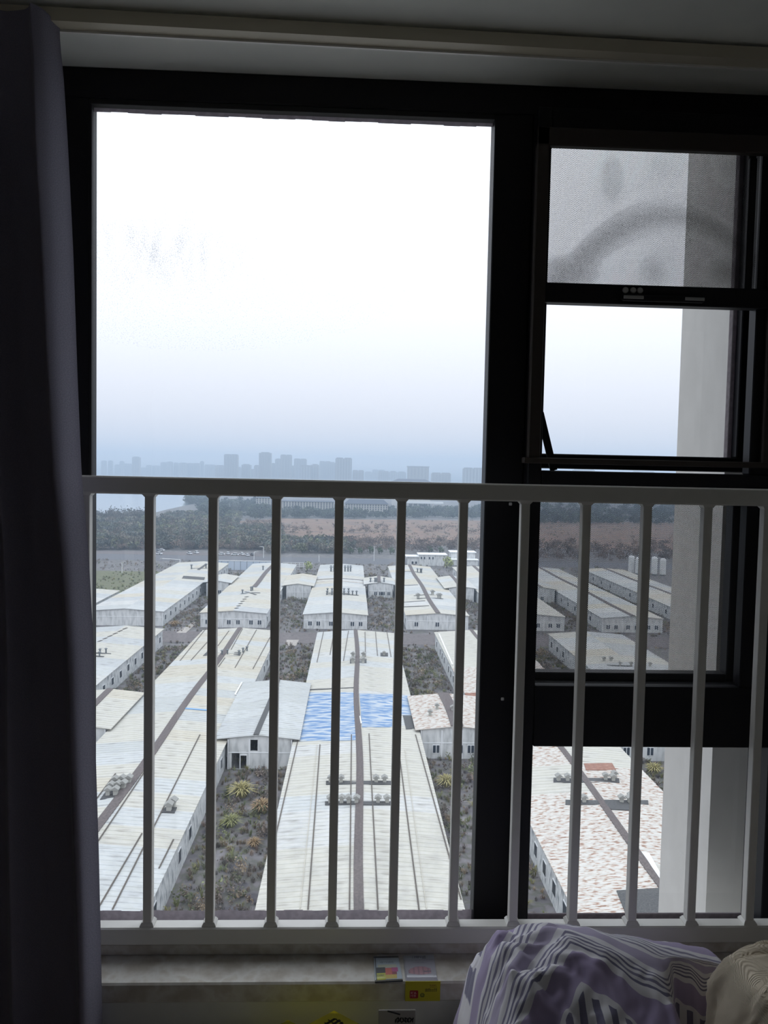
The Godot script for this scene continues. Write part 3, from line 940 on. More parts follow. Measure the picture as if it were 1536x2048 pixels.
	for k in 2:
		var apex: Vector3 = [on_z(668, 2021, -1.225), on_z(576, 2040, -1.165)][k]
		var size: float = [0.115, 0.05][k]
		var pb := Vector3(apex.x, yb, apex.z)
		t = thing("yellow_packet", ["yellow printed packet with a black pattern, standing corner up under the ledge", "small yellow printed packet beside the bigger yellow one"][k], "packet", pb)
		g = G.new(pb)
		# a pillow pack: a square sheet puffed in the middle, turned on its corner
		for side in [1.0, -1.0]:
			g.grid(16, 16, func(u: float, w: float) -> Vector3:
				var e := Vector2(u, w)
				var puff := sin(PI * u) * sin(PI * w)
				var down := Vector2((e.x - e.y) * 0.88, -(e.x + e.y) * 0.48) * size * 1.35
				return Vector3(apex.x + down.x, maxf(apex.y + down.y, yb + 0.0005), apex.z + 0.018 * puff * side + 0.10 * down.y * -0.2), side < 0.0)
		obj("wrapper", g, ym, t)

	# paper bag with hand lettering
	var pp := on_z(757, 2021, -1.235)
	var pb2 := Vector3(pp.x + 0.04, yb, pp.z)
	t = thing("paper_card", "grey paper card with black handwriting propped under the ledge", "card", pb2)
	g = G.new(pb2)
	g.cbox(Vector3(pp.x, yb, pp.z - 0.003), Vector3(pp.x + 0.062, pp.y, pp.z), 0.0008)
	obj("sheet", g, mat(c8(150, 146, 138), 0.9), t)
	g = G.new(pb2)
	g.tube([on_z(775, 2022, pp.z + 0.0006), on_z(800, 2029, pp.z + 0.0006)], 0.0012, 5)
	var scrib := []
	for k in 26:
		var q := on_z(790 + k * 1.5 + 3.0 * cos(k * 1.9), 2040 + 5.0 * sin(k * 1.55), pp.z + 0.0006)
		scrib.append(q)
	g.tube(scrib, 0.0009, 5)
	obj("handwriting", g, M.black_print, t)
# ------------------------------------------------------------------ outside: ground
func sheet(called: String, pts: Array, y: float, m: Material) -> MeshInstance3D:   # flat slab with an outline given in world x, z
	var poly := PackedVector2Array()
	for p in pts:
		poly.append(p if p is Vector2 else Vector2(p.x, p.z))
	var idx := Geometry2D.triangulate_polygon(poly)
	var g := G.new()
	for k in range(0, idx.size(), 3):
		g.face([Vector3(poly[idx[k]].x, y, poly[idx[k]].y), Vector3(poly[idx[k + 1]].x, y, poly[idx[k + 1]].y), Vector3(poly[idx[k + 2]].x, y, poly[idx[k + 2]].y)], Vector3.UP)
	for k in poly.size():
		var a := poly[k]
		var b := poly[(k + 1) % poly.size()]
		g.face([Vector3(a.x, y, a.y), Vector3(b.x, y, b.y), Vector3(b.x, GY - 0.02, b.y), Vector3(a.x, GY - 0.02, a.y)], Vector3(b.y - a.y, 0, a.x - b.x))
	return struct(called, g, m)

func gp(px: float, py: float) -> Vector3:
	return on_y(px, py, GY)

func build_ground() -> void:
	var g := G.new()
	g.box(Vector3(-3200, GY - 1.0, -5200), Vector3(3200, GY, 60))
	struct("ground", g, M.ground)
	sheet("lane", [Vector2(-140, -221), Vector2(150, -221), Vector2(150, -236), Vector2(-140, -236)], GY + 0.05, M.lane)
	sheet("road", [Vector2(-260, -418), Vector2(-60, -416), Vector2(220, -413), Vector2(220, -440), Vector2(-60, -443), Vector2(-260, -446)], GY + 0.05, M.tarmac)
	sheet("parking_ground", [Vector2(-180, -446), Vector2(-52, -444), Vector2(-52, -460), Vector2(-180, -462)], GY + 0.04, M.lane)
	sheet("field", [gp(545, 1066), gp(640, 1088), gp(780, 1088), gp(1000, 1094), gp(1700, 1112), gp(1700, 1050), gp(1000, 1042), gp(560, 1037), gp(470, 1043)], GY + 0.06, M.field)
	sheet("meadow", [Vector2(-190, -270), Vector2(-83, -270), Vector2(-86, -372), Vector2(-190, -372)], GY + 0.05, M.meadow)
	sheet("lake", [gp(-500, 1052), gp(185, 1037), gp(300, 1028), gp(330, 1020), gp(385, 1008), gp(425, 996), Vector2(-330, -2350), Vector2(-2600, -2350)], GY + 0.08, M.water)
	sheet("pond", [gp(380, 1052), gp(455, 1048), gp(478, 1053), gp(440, 1061), gp(395, 1060)], GY + 0.09, M.water)
	sheet("paving", [gp(385, 1245), gp(396, 1244), gp(372, 1266), gp(352, 1266)], GY + 0.07, M.concrete)
	sheet("paving", [gp(573, 1280), gp(598, 1280), gp(592, 1292), gp(572, 1292)], GY + 0.07, M.concrete)

# ------------------------------------------------------------------ outside: sheds
func roof_panel(width: float, drop: float, length: float, ribs: float, side: float) -> ArrayMesh:
	var key := "%.3f %.3f %.3f %.2f %d" % [width, drop, length, ribs, int(side)]
	if panel_cache.has(key):
		return panel_cache[key]
	var prof := [[0.0, 0.0]]
	var z := ribs * 0.5
	while z < length - 0.1:
		prof.append_array([[z - 0.12, 0.0], [z - 0.06, 0.07], [z + 0.06, 0.07], [z + 0.12, 0.0]])
		z += ribs
	prof.append([length, 0.0])
	var g := G.new()
	for k in prof.size() - 1:
		var za: float = prof[k][0]
		var zb: float = prof[k + 1][0]
		var ya: float = prof[k][1]
		var yb: float = prof[k + 1][1]
		g.face([Vector3(0, ya, -za), Vector3(0, yb, -zb), Vector3(side * width, yb - drop, -zb), Vector3(side * width, ya - drop, -za)], Vector3.UP, [Vector2(0, za), Vector2(0, zb), Vector2(width, zb), Vector2(width, za)])
	g.face([Vector3(side * width, -drop, 0), Vector3(side * width, -drop, -length), Vector3(side * width, -drop - 0.14, -length), Vector3(side * width, -drop - 0.14, 0)], Vector3(side, 0, 0))
	g.face([Vector3(0, 0, 0), Vector3(side * width, -drop, 0), Vector3(side * width, -drop - 0.14, 0), Vector3(0, -0.14, 0)], Vector3.BACK)
	g.face([Vector3(0, 0, -length), Vector3(side * width, -drop, -length), Vector3(side * width, -drop - 0.14, -length), Vector3(0, -0.14, -length)], Vector3.FORWARD)
	panel_cache[key] = g.mesh()
	return panel_cache[key]

class Shed:
	var node: Node3D
	var x0: float
	var x1: float
	var zn: float
	var zf: float
	var ye: float
	var rise: float
	func cx() -> float:
		return (x0 + x1) / 2.0
	func roof_y(x: float) -> float:
		return ye + rise * (1.0 - absf(x - cx()) / ((x1 - x0) / 2.0))

func roof_pt(s: Shed, px: float, py: float) -> Vector3:
	var y := s.ye + s.rise / 2.0
	var p := Vector3.ZERO
	for k in 6:
		p = on_y(px, py, y)
		y = s.roof_y(p.x)
	return p

func window_part(parent: Node3D, centre: Vector3, w: float, h: float, facing: Vector3, panes := 2) -> void:
	# a framed window on a wall: frame, with its panes as sub-parts
	var across := facing.cross(Vector3.UP)
	var g := G.new()
	var d := facing * 0.08
	var u := across * w / 2.0
	var v := Vector3(0, h / 2.0, 0)
	g.face([-u - v + d, u - v + d, u + v + d, -u + v + d], facing)
	for q in [[-u - v, u - v, Vector3.DOWN], [-u + v, u + v, Vector3.UP], [-u - v, -u + v, -u], [u - v, u + v, u]]:
		g.face([q[0], q[1], q[1] + d, q[0] + d], q[2])
	var o := obj("window", g, M.shed_post, parent)
	o.position = centre - parent.position
	for k in panes:
		var pw := w / panes
		var c := across * (-w / 2.0 + pw * (k + 0.5)) + facing * 0.10
		var pg := G.new()
		var a := across * (pw / 2.0 - 0.07)
		var b := Vector3(0, h / 2.0 - 0.09, 0)
		pg.face([c - a - b, c + a - b, c + a + b, c - a + b], facing)
		obj("pane", pg, M.shed_pane, o)

func shed(label: String, group: String, x0: float, x1: float, zn: float, zf: float, o := {}) -> Shed:
	var s := Shed.new()
	s.x0 = x0
	s.x1 = x1
	s.zn = zn
	s.zf = zf
	s.ye = o.get("ye", EAVE)
	s.rise = o.get("rise", 0.8)
	var base := Vector3((x0 + x1) / 2.0, GY, (zn + zf) / 2.0)
	s.node = thing(o.get("name", "warehouse"), label, "warehouse" if not o.has("name") else "outbuilding", base, group)
	var cx := s.cx()
	var hw := (x1 - x0) / 2.0
	var over := 0.35
	var wx0: float = o.get("walls", [x0 + over, x1 - over])[0]
	var wx1: float = o.get("walls", [x0 + over, x1 - over])[1]
	var wzn := zn - over
	var wzf := zf + over
	var wy := s.ye - 0.02
	# walls
	for q in [[wzn, Vector3.BACK], [wzf, Vector3.FORWARD]]:
		var g := G.new(base)
		var z: float = q[0]
		var zi: float = z + (-0.25 if q[1] == Vector3.BACK else 0.25)
		var top := s.ye + s.rise * (1.0 - over / hw) - 0.16
		var holes: Array = o.get("holes", []) if q[1] == Vector3.BACK else []
		if holes.size():
			var ht := wy - 0.12
			var xs := [wx0, wx1]
			var ys := [GY, ht]
			for h in holes:
				xs.append_array([h[0], h[1]])
				ys.append_array([h[2], h[3]])
			xs.sort()
			ys.sort()
			for zz in [z, zi]:
				g.face([Vector3(wx0, ht, zz), Vector3(wx1, ht, zz), Vector3(cx, s.ye + s.rise - 0.16, zz)], q[1] if zz == z else -q[1])
				for i in xs.size() - 1:
					for j in ys.size() - 1:
						var mx: float = (xs[i] + xs[i + 1]) / 2.0
						var my: float = (ys[j] + ys[j + 1]) / 2.0
						if xs[i + 1] - xs[i] < 0.001 or ys[j + 1] - ys[j] < 0.001 or holes.any(func(h): return mx > h[0] and mx < h[1] and my > h[2] and my < h[3]):
							continue
						g.face([Vector3(xs[i], ys[j], zz), Vector3(xs[i + 1], ys[j], zz), Vector3(xs[i + 1], ys[j + 1], zz), Vector3(xs[i], ys[j + 1], zz)], q[1] if zz == z else -q[1])
			for h in holes:
				g.face([Vector3(h[0], h[2], z), Vector3(h[0], h[3], z), Vector3(h[0], h[3], zi), Vector3(h[0], h[2], zi)], Vector3.RIGHT)
				g.face([Vector3(h[1], h[2], z), Vector3(h[1], h[3], z), Vector3(h[1], h[3], zi), Vector3(h[1], h[2], zi)], Vector3.LEFT)
				g.face([Vector3(h[0], h[3], z), Vector3(h[1], h[3], z), Vector3(h[1], h[3], zi), Vector3(h[0], h[3], zi)], Vector3.DOWN)
				g.face([Vector3(h[0], h[2], z), Vector3(h[1], h[2], z), Vector3(h[1], h[2], zi), Vector3(h[0], h[2], zi)], Vector3.UP)
			obj("gable_wall", g, M.shed_wall, s.node)
			continue
		for zz in [z, zi]:
			g.face([Vector3(wx0, GY, zz), Vector3(wx1, GY, zz), Vector3(wx1, wy - 0.12, zz), Vector3(cx, s.ye + s.rise - 0.16, zz), Vector3(wx0, wy - 0.12, zz)], q[1] if zz == z else -q[1])
		obj("gable_wall", g, M.shed_wall, s.node)
	for q in [[wx0, Vector3.LEFT], [wx1, Vector3.RIGHT]]:
		var g := G.new(base)
		var x: float = q[0]
		g.box(Vector3(minf(x, x - q[1].x * 0.25), GY, wzf), Vector3(maxf(x, x - q[1].x * 0.25), wy - 0.1, wzn))
		obj("side_wall", g, M.side_wall, s.node)
	# roof panels
	var step: float = o.get("step", 5.0)
	var count := maxi(1, int(round((zn - zf) / step)))
	var plen := (zn - zf) / count
	var tones: Array = o.get("tones", M.roof)
	var keep := o.get("bias", 0) as int
	for side in [-1.0, 1.0]:
		var m := roof_panel(hw, s.rise, plen, o.get("ribs", 1.0), side)
		for k in count:
			var tone: Material = tones[(rng.randi() % tones.size()) if rng.randf() < 0.75 else keep]
			if o.has("patch"):
				for pt in o.patch:
					if pt[0] == side and zn - (k + 0.5) * plen < pt[1] and zn - (k + 0.5) * plen > pt[2]:
						tone = pt[3]
			var p := obj("roof_panel", m, tone, s.node)
			p.position = Vector3(cx, s.ye + s.rise, zn - k * plen) - base
	# ridge strip of old bitumen, wavering
	if o.get("ridge", 1.0) > 0.0:
		var g := G.new(base)
		var rw: float = o.get("ridge", 1.0) / 2.0
		var n := maxi(6, int((zn - zf) / 6.0))
		var ra: float = o.get("ridge_from", 0.0)
		var rb: float = o.get("ridge_to", 1.0)
		for k in n:
			if k < ra * n or k >= rb * n:
				continue
			var za := lerpf(zn, zf, float(k) / n)
			var zb := lerpf(zn, zf, float(k + 1) / n)
			var xa := cx + 0.22 * sin(k * 0.55 + zn)
			var xb := cx + 0.22 * sin((k + 1) * 0.55 + zn)
			var yt := s.ye + s.rise + 0.16
			g.face([Vector3(xa, yt, za), Vector3(xb, yt, zb), Vector3(xb - rw, yt - 0.08, zb), Vector3(xa - rw, yt - 0.08, za)], Vector3.UP)
			g.face([Vector3(xa, yt, za), Vector3(xb, yt, zb), Vector3(xb + rw, yt - 0.08, zb), Vector3(xa + rw, yt - 0.08, za)], Vector3.UP)
			g.face([Vector3(xa - rw, yt - 0.08, za), Vector3(xb - rw, yt - 0.08, zb), Vector3(xb - rw, yt - 0.2, zb), Vector3(xa - rw, yt - 0.2, za)], Vector3.LEFT)
			g.face([Vector3(xa + rw, yt - 0.08, za), Vector3(xb + rw, yt - 0.08, zb), Vector3(xb + rw, yt - 0.2, zb), Vector3(xa + rw, yt - 0.2, za)], Vector3.RIGHT)
		obj("ridge_strip", g, o.get("ridge_mat", M.tar), s.node)
	# gable details
	if o.get("gable", true):
		for k in 4:
			var x := lerpf(wx0 + 0.1, wx1 - 0.1, k / 3.0)
			var g := G.new(base)
			g.box(Vector3(x - 0.10, GY, wzn - 0.02), Vector3(x + 0.10, wy - 0.15 - 1.9 * 0.0, wzn + 0.08))
			obj("post", g, M.shed_post, s.node)
		var g2 := G.new(base)
		g2.box(Vector3(wx0, GY + 2.75, wzn - 0.02), Vector3(wx1, GY + 2.88, wzn + 0.06))
		obj("rail", g2, M.shed_post, s.node)
		for fx in o.get("windows", [0.10, 0.23, 0.43, 0.57, 0.77, 0.90]):
			window_part(s.node, Vector3(lerpf(wx0, wx1, fx), GY + 1.75, wzn), 1.25, 1.5, Vector3.BACK)
	var sw: float = o.get("side_windows", 0.0)
	if sw > 0.0:
		for side in [-1, 1]:
			var z := wzn - 3.0
			while z > wzf + 2.0:
				if rng.randf() < 0.85:
					window_part(s.node, Vector3(wx0 if side < 0 else wx1, GY + 2.3, z), 1.5, 1.7, Vector3(side, 0, 0), 1)
				z -= sw
	return s

func seam(s: Shed, a: Vector2, b: Vector2, w := 0.16, m: Material = null, called := "seam_strip") -> void:
	# a strip of flashing on a roof between two points seen in the photograph
	var p := roof_pt(s, a.x, a.y)
	var q := roof_pt(s, b.x, b.y)
	var g := G.new(s.node.position)
	var n := maxi(1, int(p.distance_to(q) / 3.0))
	for k in n:
		var u := p.lerp(q, float(k) / n)
		var v := p.lerp(q, float(k + 1) / n)
		u.y = s.roof_y(u.x) + 0.09
		v.y = s.roof_y(v.x) + 0.09
		g.bar(u, v, w, 0.06)
	obj(called, g, m if m else M.seam, s.node)

func pad(s: Shed, corners: Array, m: Material, called := "tar_patch", lift := 0.10) -> void:
	# a patch of sheeting on a roof, outline given in photograph points
	var pts := []
	for c in corners:
		var p := roof_pt(s, c.x, c.y)
		p.y = s.roof_y(p.x)
		pts.append(p)
	var g := G.new(s.node.position)
	var up := Vector3(0, lift, 0)
	var mid := Vector3.ZERO
	for p in pts:
		mid += p / pts.size()
	var uvs := []
	for p in pts:
		uvs.append(Vector2(p.x, p.z))
	var top := []
	for p in pts:
		top.append(p + up)
	g.face(top, Vector3.UP, uvs)
	for k in pts.size():
		var k2 := (k + 1) % pts.size()
		g.face([pts[k], pts[k2], pts[k2] + up, pts[k] + up], (pts[k] + pts[k2]) / 2.0 - mid)
	obj(called, g, m, s.node)

var vent_body: ArrayMesh
var vent_cap: ArrayMesh
var pipe_body: ArrayMesh
var pipe_cap: ArrayMesh

func make_vents() -> void:
	var g := G.new()
	g.box(Vector3(-0.27, 0, -0.27), Vector3(0.27, 0.75, 0.27))
	vent_body = g.mesh()
	g = G.new()
	for sx in [-1.0, 1.0]:
		g.face([Vector3(0, 1.25, -0.5), Vector3(0, 1.25, 0.5), Vector3(0.52 * sx, 0.92, 0.5), Vector3(0.52 * sx, 0.92, -0.5)], Vector3(sx, 1, 0))
		g.face([Vector3(0.52 * sx, 0.92, -0.5), Vector3(0.52 * sx, 0.92, 0.5), Vector3(0.52 * sx, 0.80, 0.5), Vector3(0.52 * sx, 0.80, -0.5)], Vector3(sx, 0, 0))
	for sz in [-1.0, 1.0]:
		g.face([Vector3(-0.52, 0.80, 0.5 * sz), Vector3(0.52, 0.80, 0.5 * sz), Vector3(0.52, 0.92, 0.5 * sz), Vector3(0, 1.25, 0.5 * sz), Vector3(-0.52, 0.92, 0.5 * sz)], Vector3(0, 0, sz))
	g.face([Vector3(-0.52, 0.80, -0.5), Vector3(0.52, 0.80, -0.5), Vector3(0.52, 0.80, 0.5), Vector3(-0.52, 0.80, 0.5)], Vector3.DOWN)
	for q in [[-0.24, -0.24], [0.2, -0.24], [-0.24, 0.2], [0.2, 0.2]]:
		g.box(Vector3(q[0], 0.7, q[1]), Vector3(q[0] + 0.05, 0.85, q[1] + 0.05))
	vent_cap = g.mesh()
	g = G.new()
	g.lathe(Vector3.ZERO, [[0.2, 0.0], [0.2, 1.1]], 10)
	pipe_body = g.mesh()
	g = G.new()
	g.lathe(Vector3.ZERO, [[0.45, 1.12], [0.45, 1.2], [0.0, 1.45]], 10)
	g.lathe(Vector3.ZERO, [[0.0, 1.12], [0.45, 1.12]], 10)
	pipe_cap = g.mesh()

func vent(s: Shed, px: float, py: float, piped := false, size := 0.9) -> void:
	# py is the foot of the vent in the photograph
	var p := roof_pt(s, px, py)
	var b := obj("roof_vent", pipe_body if piped else vent_body, M.pipe if piped else M.vent, s.node)
	b.position = Vector3(p.x, s.roof_y(p.x), p.z) - s.node.position
	b.scale = Vector3.ONE * size
	b.rotation.y = rng.randf_range(-0.15, 0.15)
	obj("cap", pipe_cap if piped else vent_cap, M.pipe if piped else M.vent_cap, b)

func build_sheds() -> void:
	make_vents()
	var near := "long sheds beside the blue patched one"
	# --- the near row
	var c := shed("long white roofed shed with a worn blue painted patch across its roof", near, -9.3, 12.45, -60.0, -215.0, {"gable": false, "tones": [M.roof[0], M.roof[1], M.roof[0], M.roof[4]], "ridge": 1.05, "side_windows": 7.0, "ridge_to": 0.985})
	for q in [[616, 1820, 640, 1490], [699, 1820, 703, 1470], [756, 1820, 738, 1468], [838, 1820, 800, 1520], [922, 1800, 831, 1470], [545, 1700, 596, 1480], [634, 1325, 647, 1264], [687, 1322, 697, 1262], [731, 1314, 730, 1264], [755, 1312, 751, 1264], [782, 1314, 774, 1264], [660, 1310, 668, 1264]]:
		seam(c, Vector2(q[0], q[1]), Vector2(q[2], q[3]), 0.15)
	for q in [[600, 1818, 634, 1490], [853, 1818, 810, 1500]]:
		seam(c, Vector2(q[0], q[1]), Vector2(q[2], q[3]), 0.07, M.roof[3])
	pad(c, [Vector2(615, 1386), Vector2(711, 1385), Vector2(713, 1481), Vector2(599, 1483)], M.blue, "blue_sheeting", 0.09)
	pad(c, [Vector2(719, 1388), Vector2(788, 1389), Vector2(795, 1455), Vector2(724, 1455)], M.blue, "blue_sheeting", 0.09)
	pad(c, [Vector2(788, 1389), Vector2(822, 1393), Vector2(828, 1431), Vector2(792, 1431)], M.blue, "blue_sheeting", 0.09)
	pad(c, [Vector2(806, 1432), Vector2(829, 1433), Vector2(835, 1458), Vector2(812, 1459)], M.tar_dark, "bare_patch", 0.10)
	seam(c, Vector2(617, 1380), Vector2(711, 1376), 0.5, M.tar_dark, "flashing")
	seam(c, Vector2(721, 1448), Vector2(718, 1433), 0.5, M.white_strip, "flashing")
	for row in [[1566, 652, 724], [1566, 724, 786], [1607, 650, 725], [1607, 725, 784]]:
		pad(c, [Vector2(row[1], row[0] - 3), Vector2(row[2], row[0] - 3), Vector2(row[2] + 1, row[0] + 4), Vector2(row[1], row[0] + 4)], M.tar_dark, "tar_patch", 0.12)
	for x in [661, 682, 752, 769]:
		vent(c, x, 1565)
	for x in [660, 683, 697, 713, 756, 774]:
		vent(c, x, 1606)
	pad(c, [Vector2(700, 1318), Vector2(733, 1318), Vector2(733, 1327), Vector2(700, 1327)], M.tar_dark)
	for q in [[705, 1326], [706, 1315], [726, 1326], [727, 1315]]:
		vent(c, q[0], q[1], false, 1.15)
	pad(c, [Vector2(761, 1306), Vector2(776, 1306), Vector2(776, 1313), Vector2(761, 1313)], M.tar_dark)
	vent(c, 768, 1311)

	var b := shed("long shed with cream banded roof panels beside the blue patched shed", near, -41.4, -20.2, -60.0, -216.0, {"gable": false, "tones": [M.roof[0], M.roof[3], M.roof[1], M.roof[2]], "ridge": 1.3, "side_windows": 6.0})
	for q in [[410, 1260, 360, 1322], [416, 1283, 382, 1321], [458, 1262, 436, 1292], [485, 1258, 462, 1300], [513, 1260, 470, 1336], [540, 1275, 506, 1338], [225, 1820, 375, 1520], [185, 1700, 292, 1540], [318, 1738, 347, 1680], [192, 1825, 284, 1668], [183, 1612, 231, 1548], [450, 1316, 437, 1334], [375, 1520, 400, 1470]]:
		seam(b, Vector2(q[0], q[1]), Vector2(q[2], q[3]), 0.16)
	seam(b, Vector2(364, 1417), Vector2(414, 1421), 0.6, M.blue_strip, "flashing")
	seam(b, Vector2(470, 1390), Vector2(484, 1365), 0.35, M.white_strip, "flashing")
	seam(b, Vector2(470, 1390), Vector2(484, 1391), 0.3, M.white_strip, "flashing")
	pad(b, [Vector2(200, 1600), Vector2(246, 1594), Vector2(274, 1561), Vector2(226, 1564)], M.tar_dark, "tar_patch", 0.12)
	for q in [[216, 1591], [231, 1590], [222, 1581], [236, 1579], [247, 1577], [230, 1569], [244, 1567], [258, 1566]]:
		vent(b, q[0], q[1], false, 1.0)
	pad(b, [Vector2(322, 1626), Vector2(349, 1627), Vector2(354, 1616), Vector2(330, 1616)], M.tar_dark, "tar_patch", 0.12)
	for q in [[338, 1622], [346, 1614]]:
		vent(b, q[0], q[1], false, 1.1)
	pad(b, [Vector2(406, 1312), Vector2(480, 1312), Vector2(482, 1305), Vector2(416, 1302)], M.tar_dark, "tar_patch", 0.12)
	for q in [[478, 1310], [486, 1305], [494, 1302], [444, 1310], [455, 1308]]:
		vent(b, q[0], q[1], true)
	seam(b, Vector2(430, 1306), Vector2(478, 1308), 0.5, M.vent_cap, "duct")
	seam(b, Vector2(436, 1311), Vector2(476, 1312), 0.4, M.vent, "duct")

	var d := shed("shed with rust-speckled roof panels and a dark ridge", near, 23.8, 45.6, -60.0, -217.0, {"gable": false, "tones": [M.rust[0], M.rust[1], M.rust[2], M.rust[3], M.roof[0]], "ridge": 1.0, "side_windows": 4.5, "step": 5.0,
		"patch": [[-1.0, -108.0, -114.0, M.roof[0]], [-1.0, -176.0, -217.0, M.roof[0]], [-1.0, -150.0, -156.0, M.rusted], [1.0, -196.0, -206.0, M.rusted], [-1.0, -132.0, -136.0, M.rusted]]})
	pad(d, [Vector2(1233, 1783), Vector2(1336, 1777), Vector2(1348, 1845), Vector2(1258, 1845)], M.tar_dark, "bare_patch", 0.14)
	pad(d, [Vector2(1168, 1528), Vector2(1224, 1527), Vector2(1232, 1541), Vector2(1172, 1541)], M.rusted, "rusted_sheet", 0.11)
	for row in [[1561, 1107, 1161], [1561, 1161, 1238], [1605, 1131, 1193], [1605, 1193, 1296]]:
		pad(d, [Vector2(row[1], row[0] - 4), Vector2(row[2], row[0] - 3), Vector2(row[2] + 1, row[0] + 5), Vector2(row[1], row[0] + 5)], M.tar_dark, "tar_patch", 0.12)
	pad(d, [Vector2(1206, 1604), Vector2(1262, 1606), Vector2(1266, 1622), Vector2(1222, 1620)], M.tar_dark, "tar_patch", 0.13)
	for q in [[1117, 1562], [1135, 1562], [1211, 1560], [1226, 1562], [1229, 1556], [1148, 1605], [1168, 1605], [1243, 1605], [1259, 1606], [1262, 1600]]:
		vent(d, q[0], q[1])
	seam(d, Vector2(1290, 1706), Vector2(1325, 1770), 0.9, M.white_strip, "flashing")
	seam(d, Vector2(878, 1268), Vector2(905, 1330), 0.4, M.white_strip, "flashing")

	var a := shed("white roofed shed beyond the cross block, half hidden by the curtain", near, -74.0, -52.4, -60.0, -217.0, {"gable": false, "ridge": 0.9, "side_windows": 6.0, "step": 7.0, "ridge_to": 0.6})
	seam(a, Vector2(182, 1306), Vector2(222, 1308), 0.6, M.tar_dark, "flashing")
	seam(a, Vector2(182, 1312), Vector2(208, 1314), 0.6, M.tar_dark, "flashing")
	for q in [[186, 1307], [200, 1307], [212, 1306], [199, 1313]]:
		vent(a, q[0], q[1], true)
	for k in 6:
		seam(a, Vector2(196 + k * 10, 1284 - k * 5), Vector2(204 + k * 10, 1281 - k * 5), 0.5, M.seam)
	var e := shed("white shed behind the fly screen, next to the rust-speckled one", near, 56.6, 78.2, -60.0, -217.0, {"gable": false, "ridge": 0.0, "side_windows": 6.0, "step": 7.0})
	for q in [[1208, 1322], [1222, 1322], [1240, 1332], [1262, 1332], [1300, 1333]]:
		vent(e, q[0], q[1])
	seam(e, Vector2(1214, 1331), Vector2(1265, 1333), 0.7, M.tar_dark, "flashing")

	# --- low blocks joining the near sheds
	var dx := on_z(487, 1528, -126.95).x
	var hx := on_z(508, 1490, -126.95).x
	var rx := on_z(474, 1520, -126.95).x
	var bc := shed("low joining block with a dark ridge and doorway beside the blue patch", "low blocks joining the sheds", -22.3, -8.1, -126.6, -160.8, {"name": "joining_block", "walls": [-20.1, -9.4], "ye": -44.75, "rise": 0.7, "ridge": 0.9, "windows": [], "tones": [M.roof[2], M.roof[5], M.roof[1]], "ridge_mat": M.tar_dark,
		"holes": [[dx - 0.5, dx + 0.5, GY + 0.02, GY + 2.35], [hx - 0.6, hx + 0.6, -46.9, -45.0], [rx - 0.9, rx + 0.4, GY + 0.02, GY + 2.8]]})
	var g := G.new(bc.node.position)
	for q in [[dx - 0.62, dx - 0.5, GY, GY + 2.47], [dx + 0.5, dx + 0.62, GY, GY + 2.47], [dx - 0.5, dx + 0.5, GY + 2.35, GY + 2.47]]:
		g.box(Vector3(q[0], q[2], -127.0), Vector3(q[1], q[3], -126.85))
	obj("door_frame", g, M.shed_post, bc.node)
	var cd := shed("rust-speckled low block joining two long sheds", "low blocks joining the sheds", 11.6, 26.2, -131.8, -152.0, {"name": "joining_block", "walls": [12.6, 23.7], "ye": -44.75, "rise": 0.7, "ridge": 2.2, "ridge_mat": M.tar, "windows": [0.25, 0.62, 0.8], "tones": M.rust})
	vent(cd, 860, 1431)
	vent(cd, 874, 1418)
	vent(cd, 905, 1422)
	shed("low white joining block at the edge of the curtain", "low blocks joining the sheds", -54.0, -40.6, -131.2, -152.8, {"name": "joining_block", "walls": [-52.2, -41.6], "ye": -44.75, "rise": 0.7, "ridge": 1.3, "windows": [0.3, 0.7]})
	shed("bluish white joining block beyond the rust-speckled shed", "low blocks joining the sheds", 44.8, 57.6, -131.2, -152.8, {"name": "joining_block", "walls": [45.8, 56.4], "ye": -44.75, "rise": 0.7, "ridge": 1.0, "windows": [0.3, 0.7]})

	# --- the row across the lane
	var far := "sheds across the lane"
	var c2 := shed("white shed across the lane, in line with the blue patched shed, six gable windows", far, -15.2, 5.5, -241.8, -370.3, {"step": 8.0, "ribs": 2.0, "ridge": 0.0, "side_windows": 9.0})
	seam(c2, Vector2(632, 1160), Vector2(730, 1161), 0.8, M.tar)
	seam(c2, Vector2(634, 1164), Vector2(731, 1167), 1.6, M.rust[1])
	for row in [[1190, 652, 717], [1187, 652, 700]]:
		seam(c2, Vector2(row[1], row[0]), Vector2(row[2], row[0] + 1), 1.0, M.tar_dark)
	for x in [654, 664, 688, 697, 705, 713]:
		vent(c2, x, 1190, true, 1.2)
	for x in [655, 664, 688, 697]:
		vent(c2, x, 1185, true, 1.2)
	for x in [662, 668, 690, 696, 701]:
		vent(c2, x, 1143, true, 1.6)
		vent(c2, x, 1139, true, 1.4)
	var b2 := shed("white shed across the lane with a dark strip on half its ridge", far, -47.6, -26.4, -242.3, -371.0, {"step": 8.0, "ribs": 2.0, "ridge": 1.8, "side_windows": 9.0, "ridge_from": 0.34})
	seam(b2, Vector2(482, 1188), Vector2(520, 1186), 0.9, M.tar_dark)
	seam(b2, Vector2(490, 1184), Vector2(512, 1190), 0.8, M.tar_dark)
	for q in [[485, 1188], [502, 1182], [505, 1181]]:
		vent(b2, q[0], q[1], true, 1.2)
	for k in 6:
		seam(b2, Vector2(470 + k * 4, 1217 - k * 4.5), Vector2(476 + k * 4, 1216 - k * 4.5), 0.7, M.tar_dark)
	vent(b2, 526, 1140, true, 1.4)
	var d2 := shed("white shed across the lane with a continuous dark ridge strip", far, 17.4, 37.9, -242.6, -370.0, {"step": 8.0, "ribs": 2.0, "ridge": 1.5, "side_windows": 9.0, "windows": [0.16, 0.5, 0.84]})
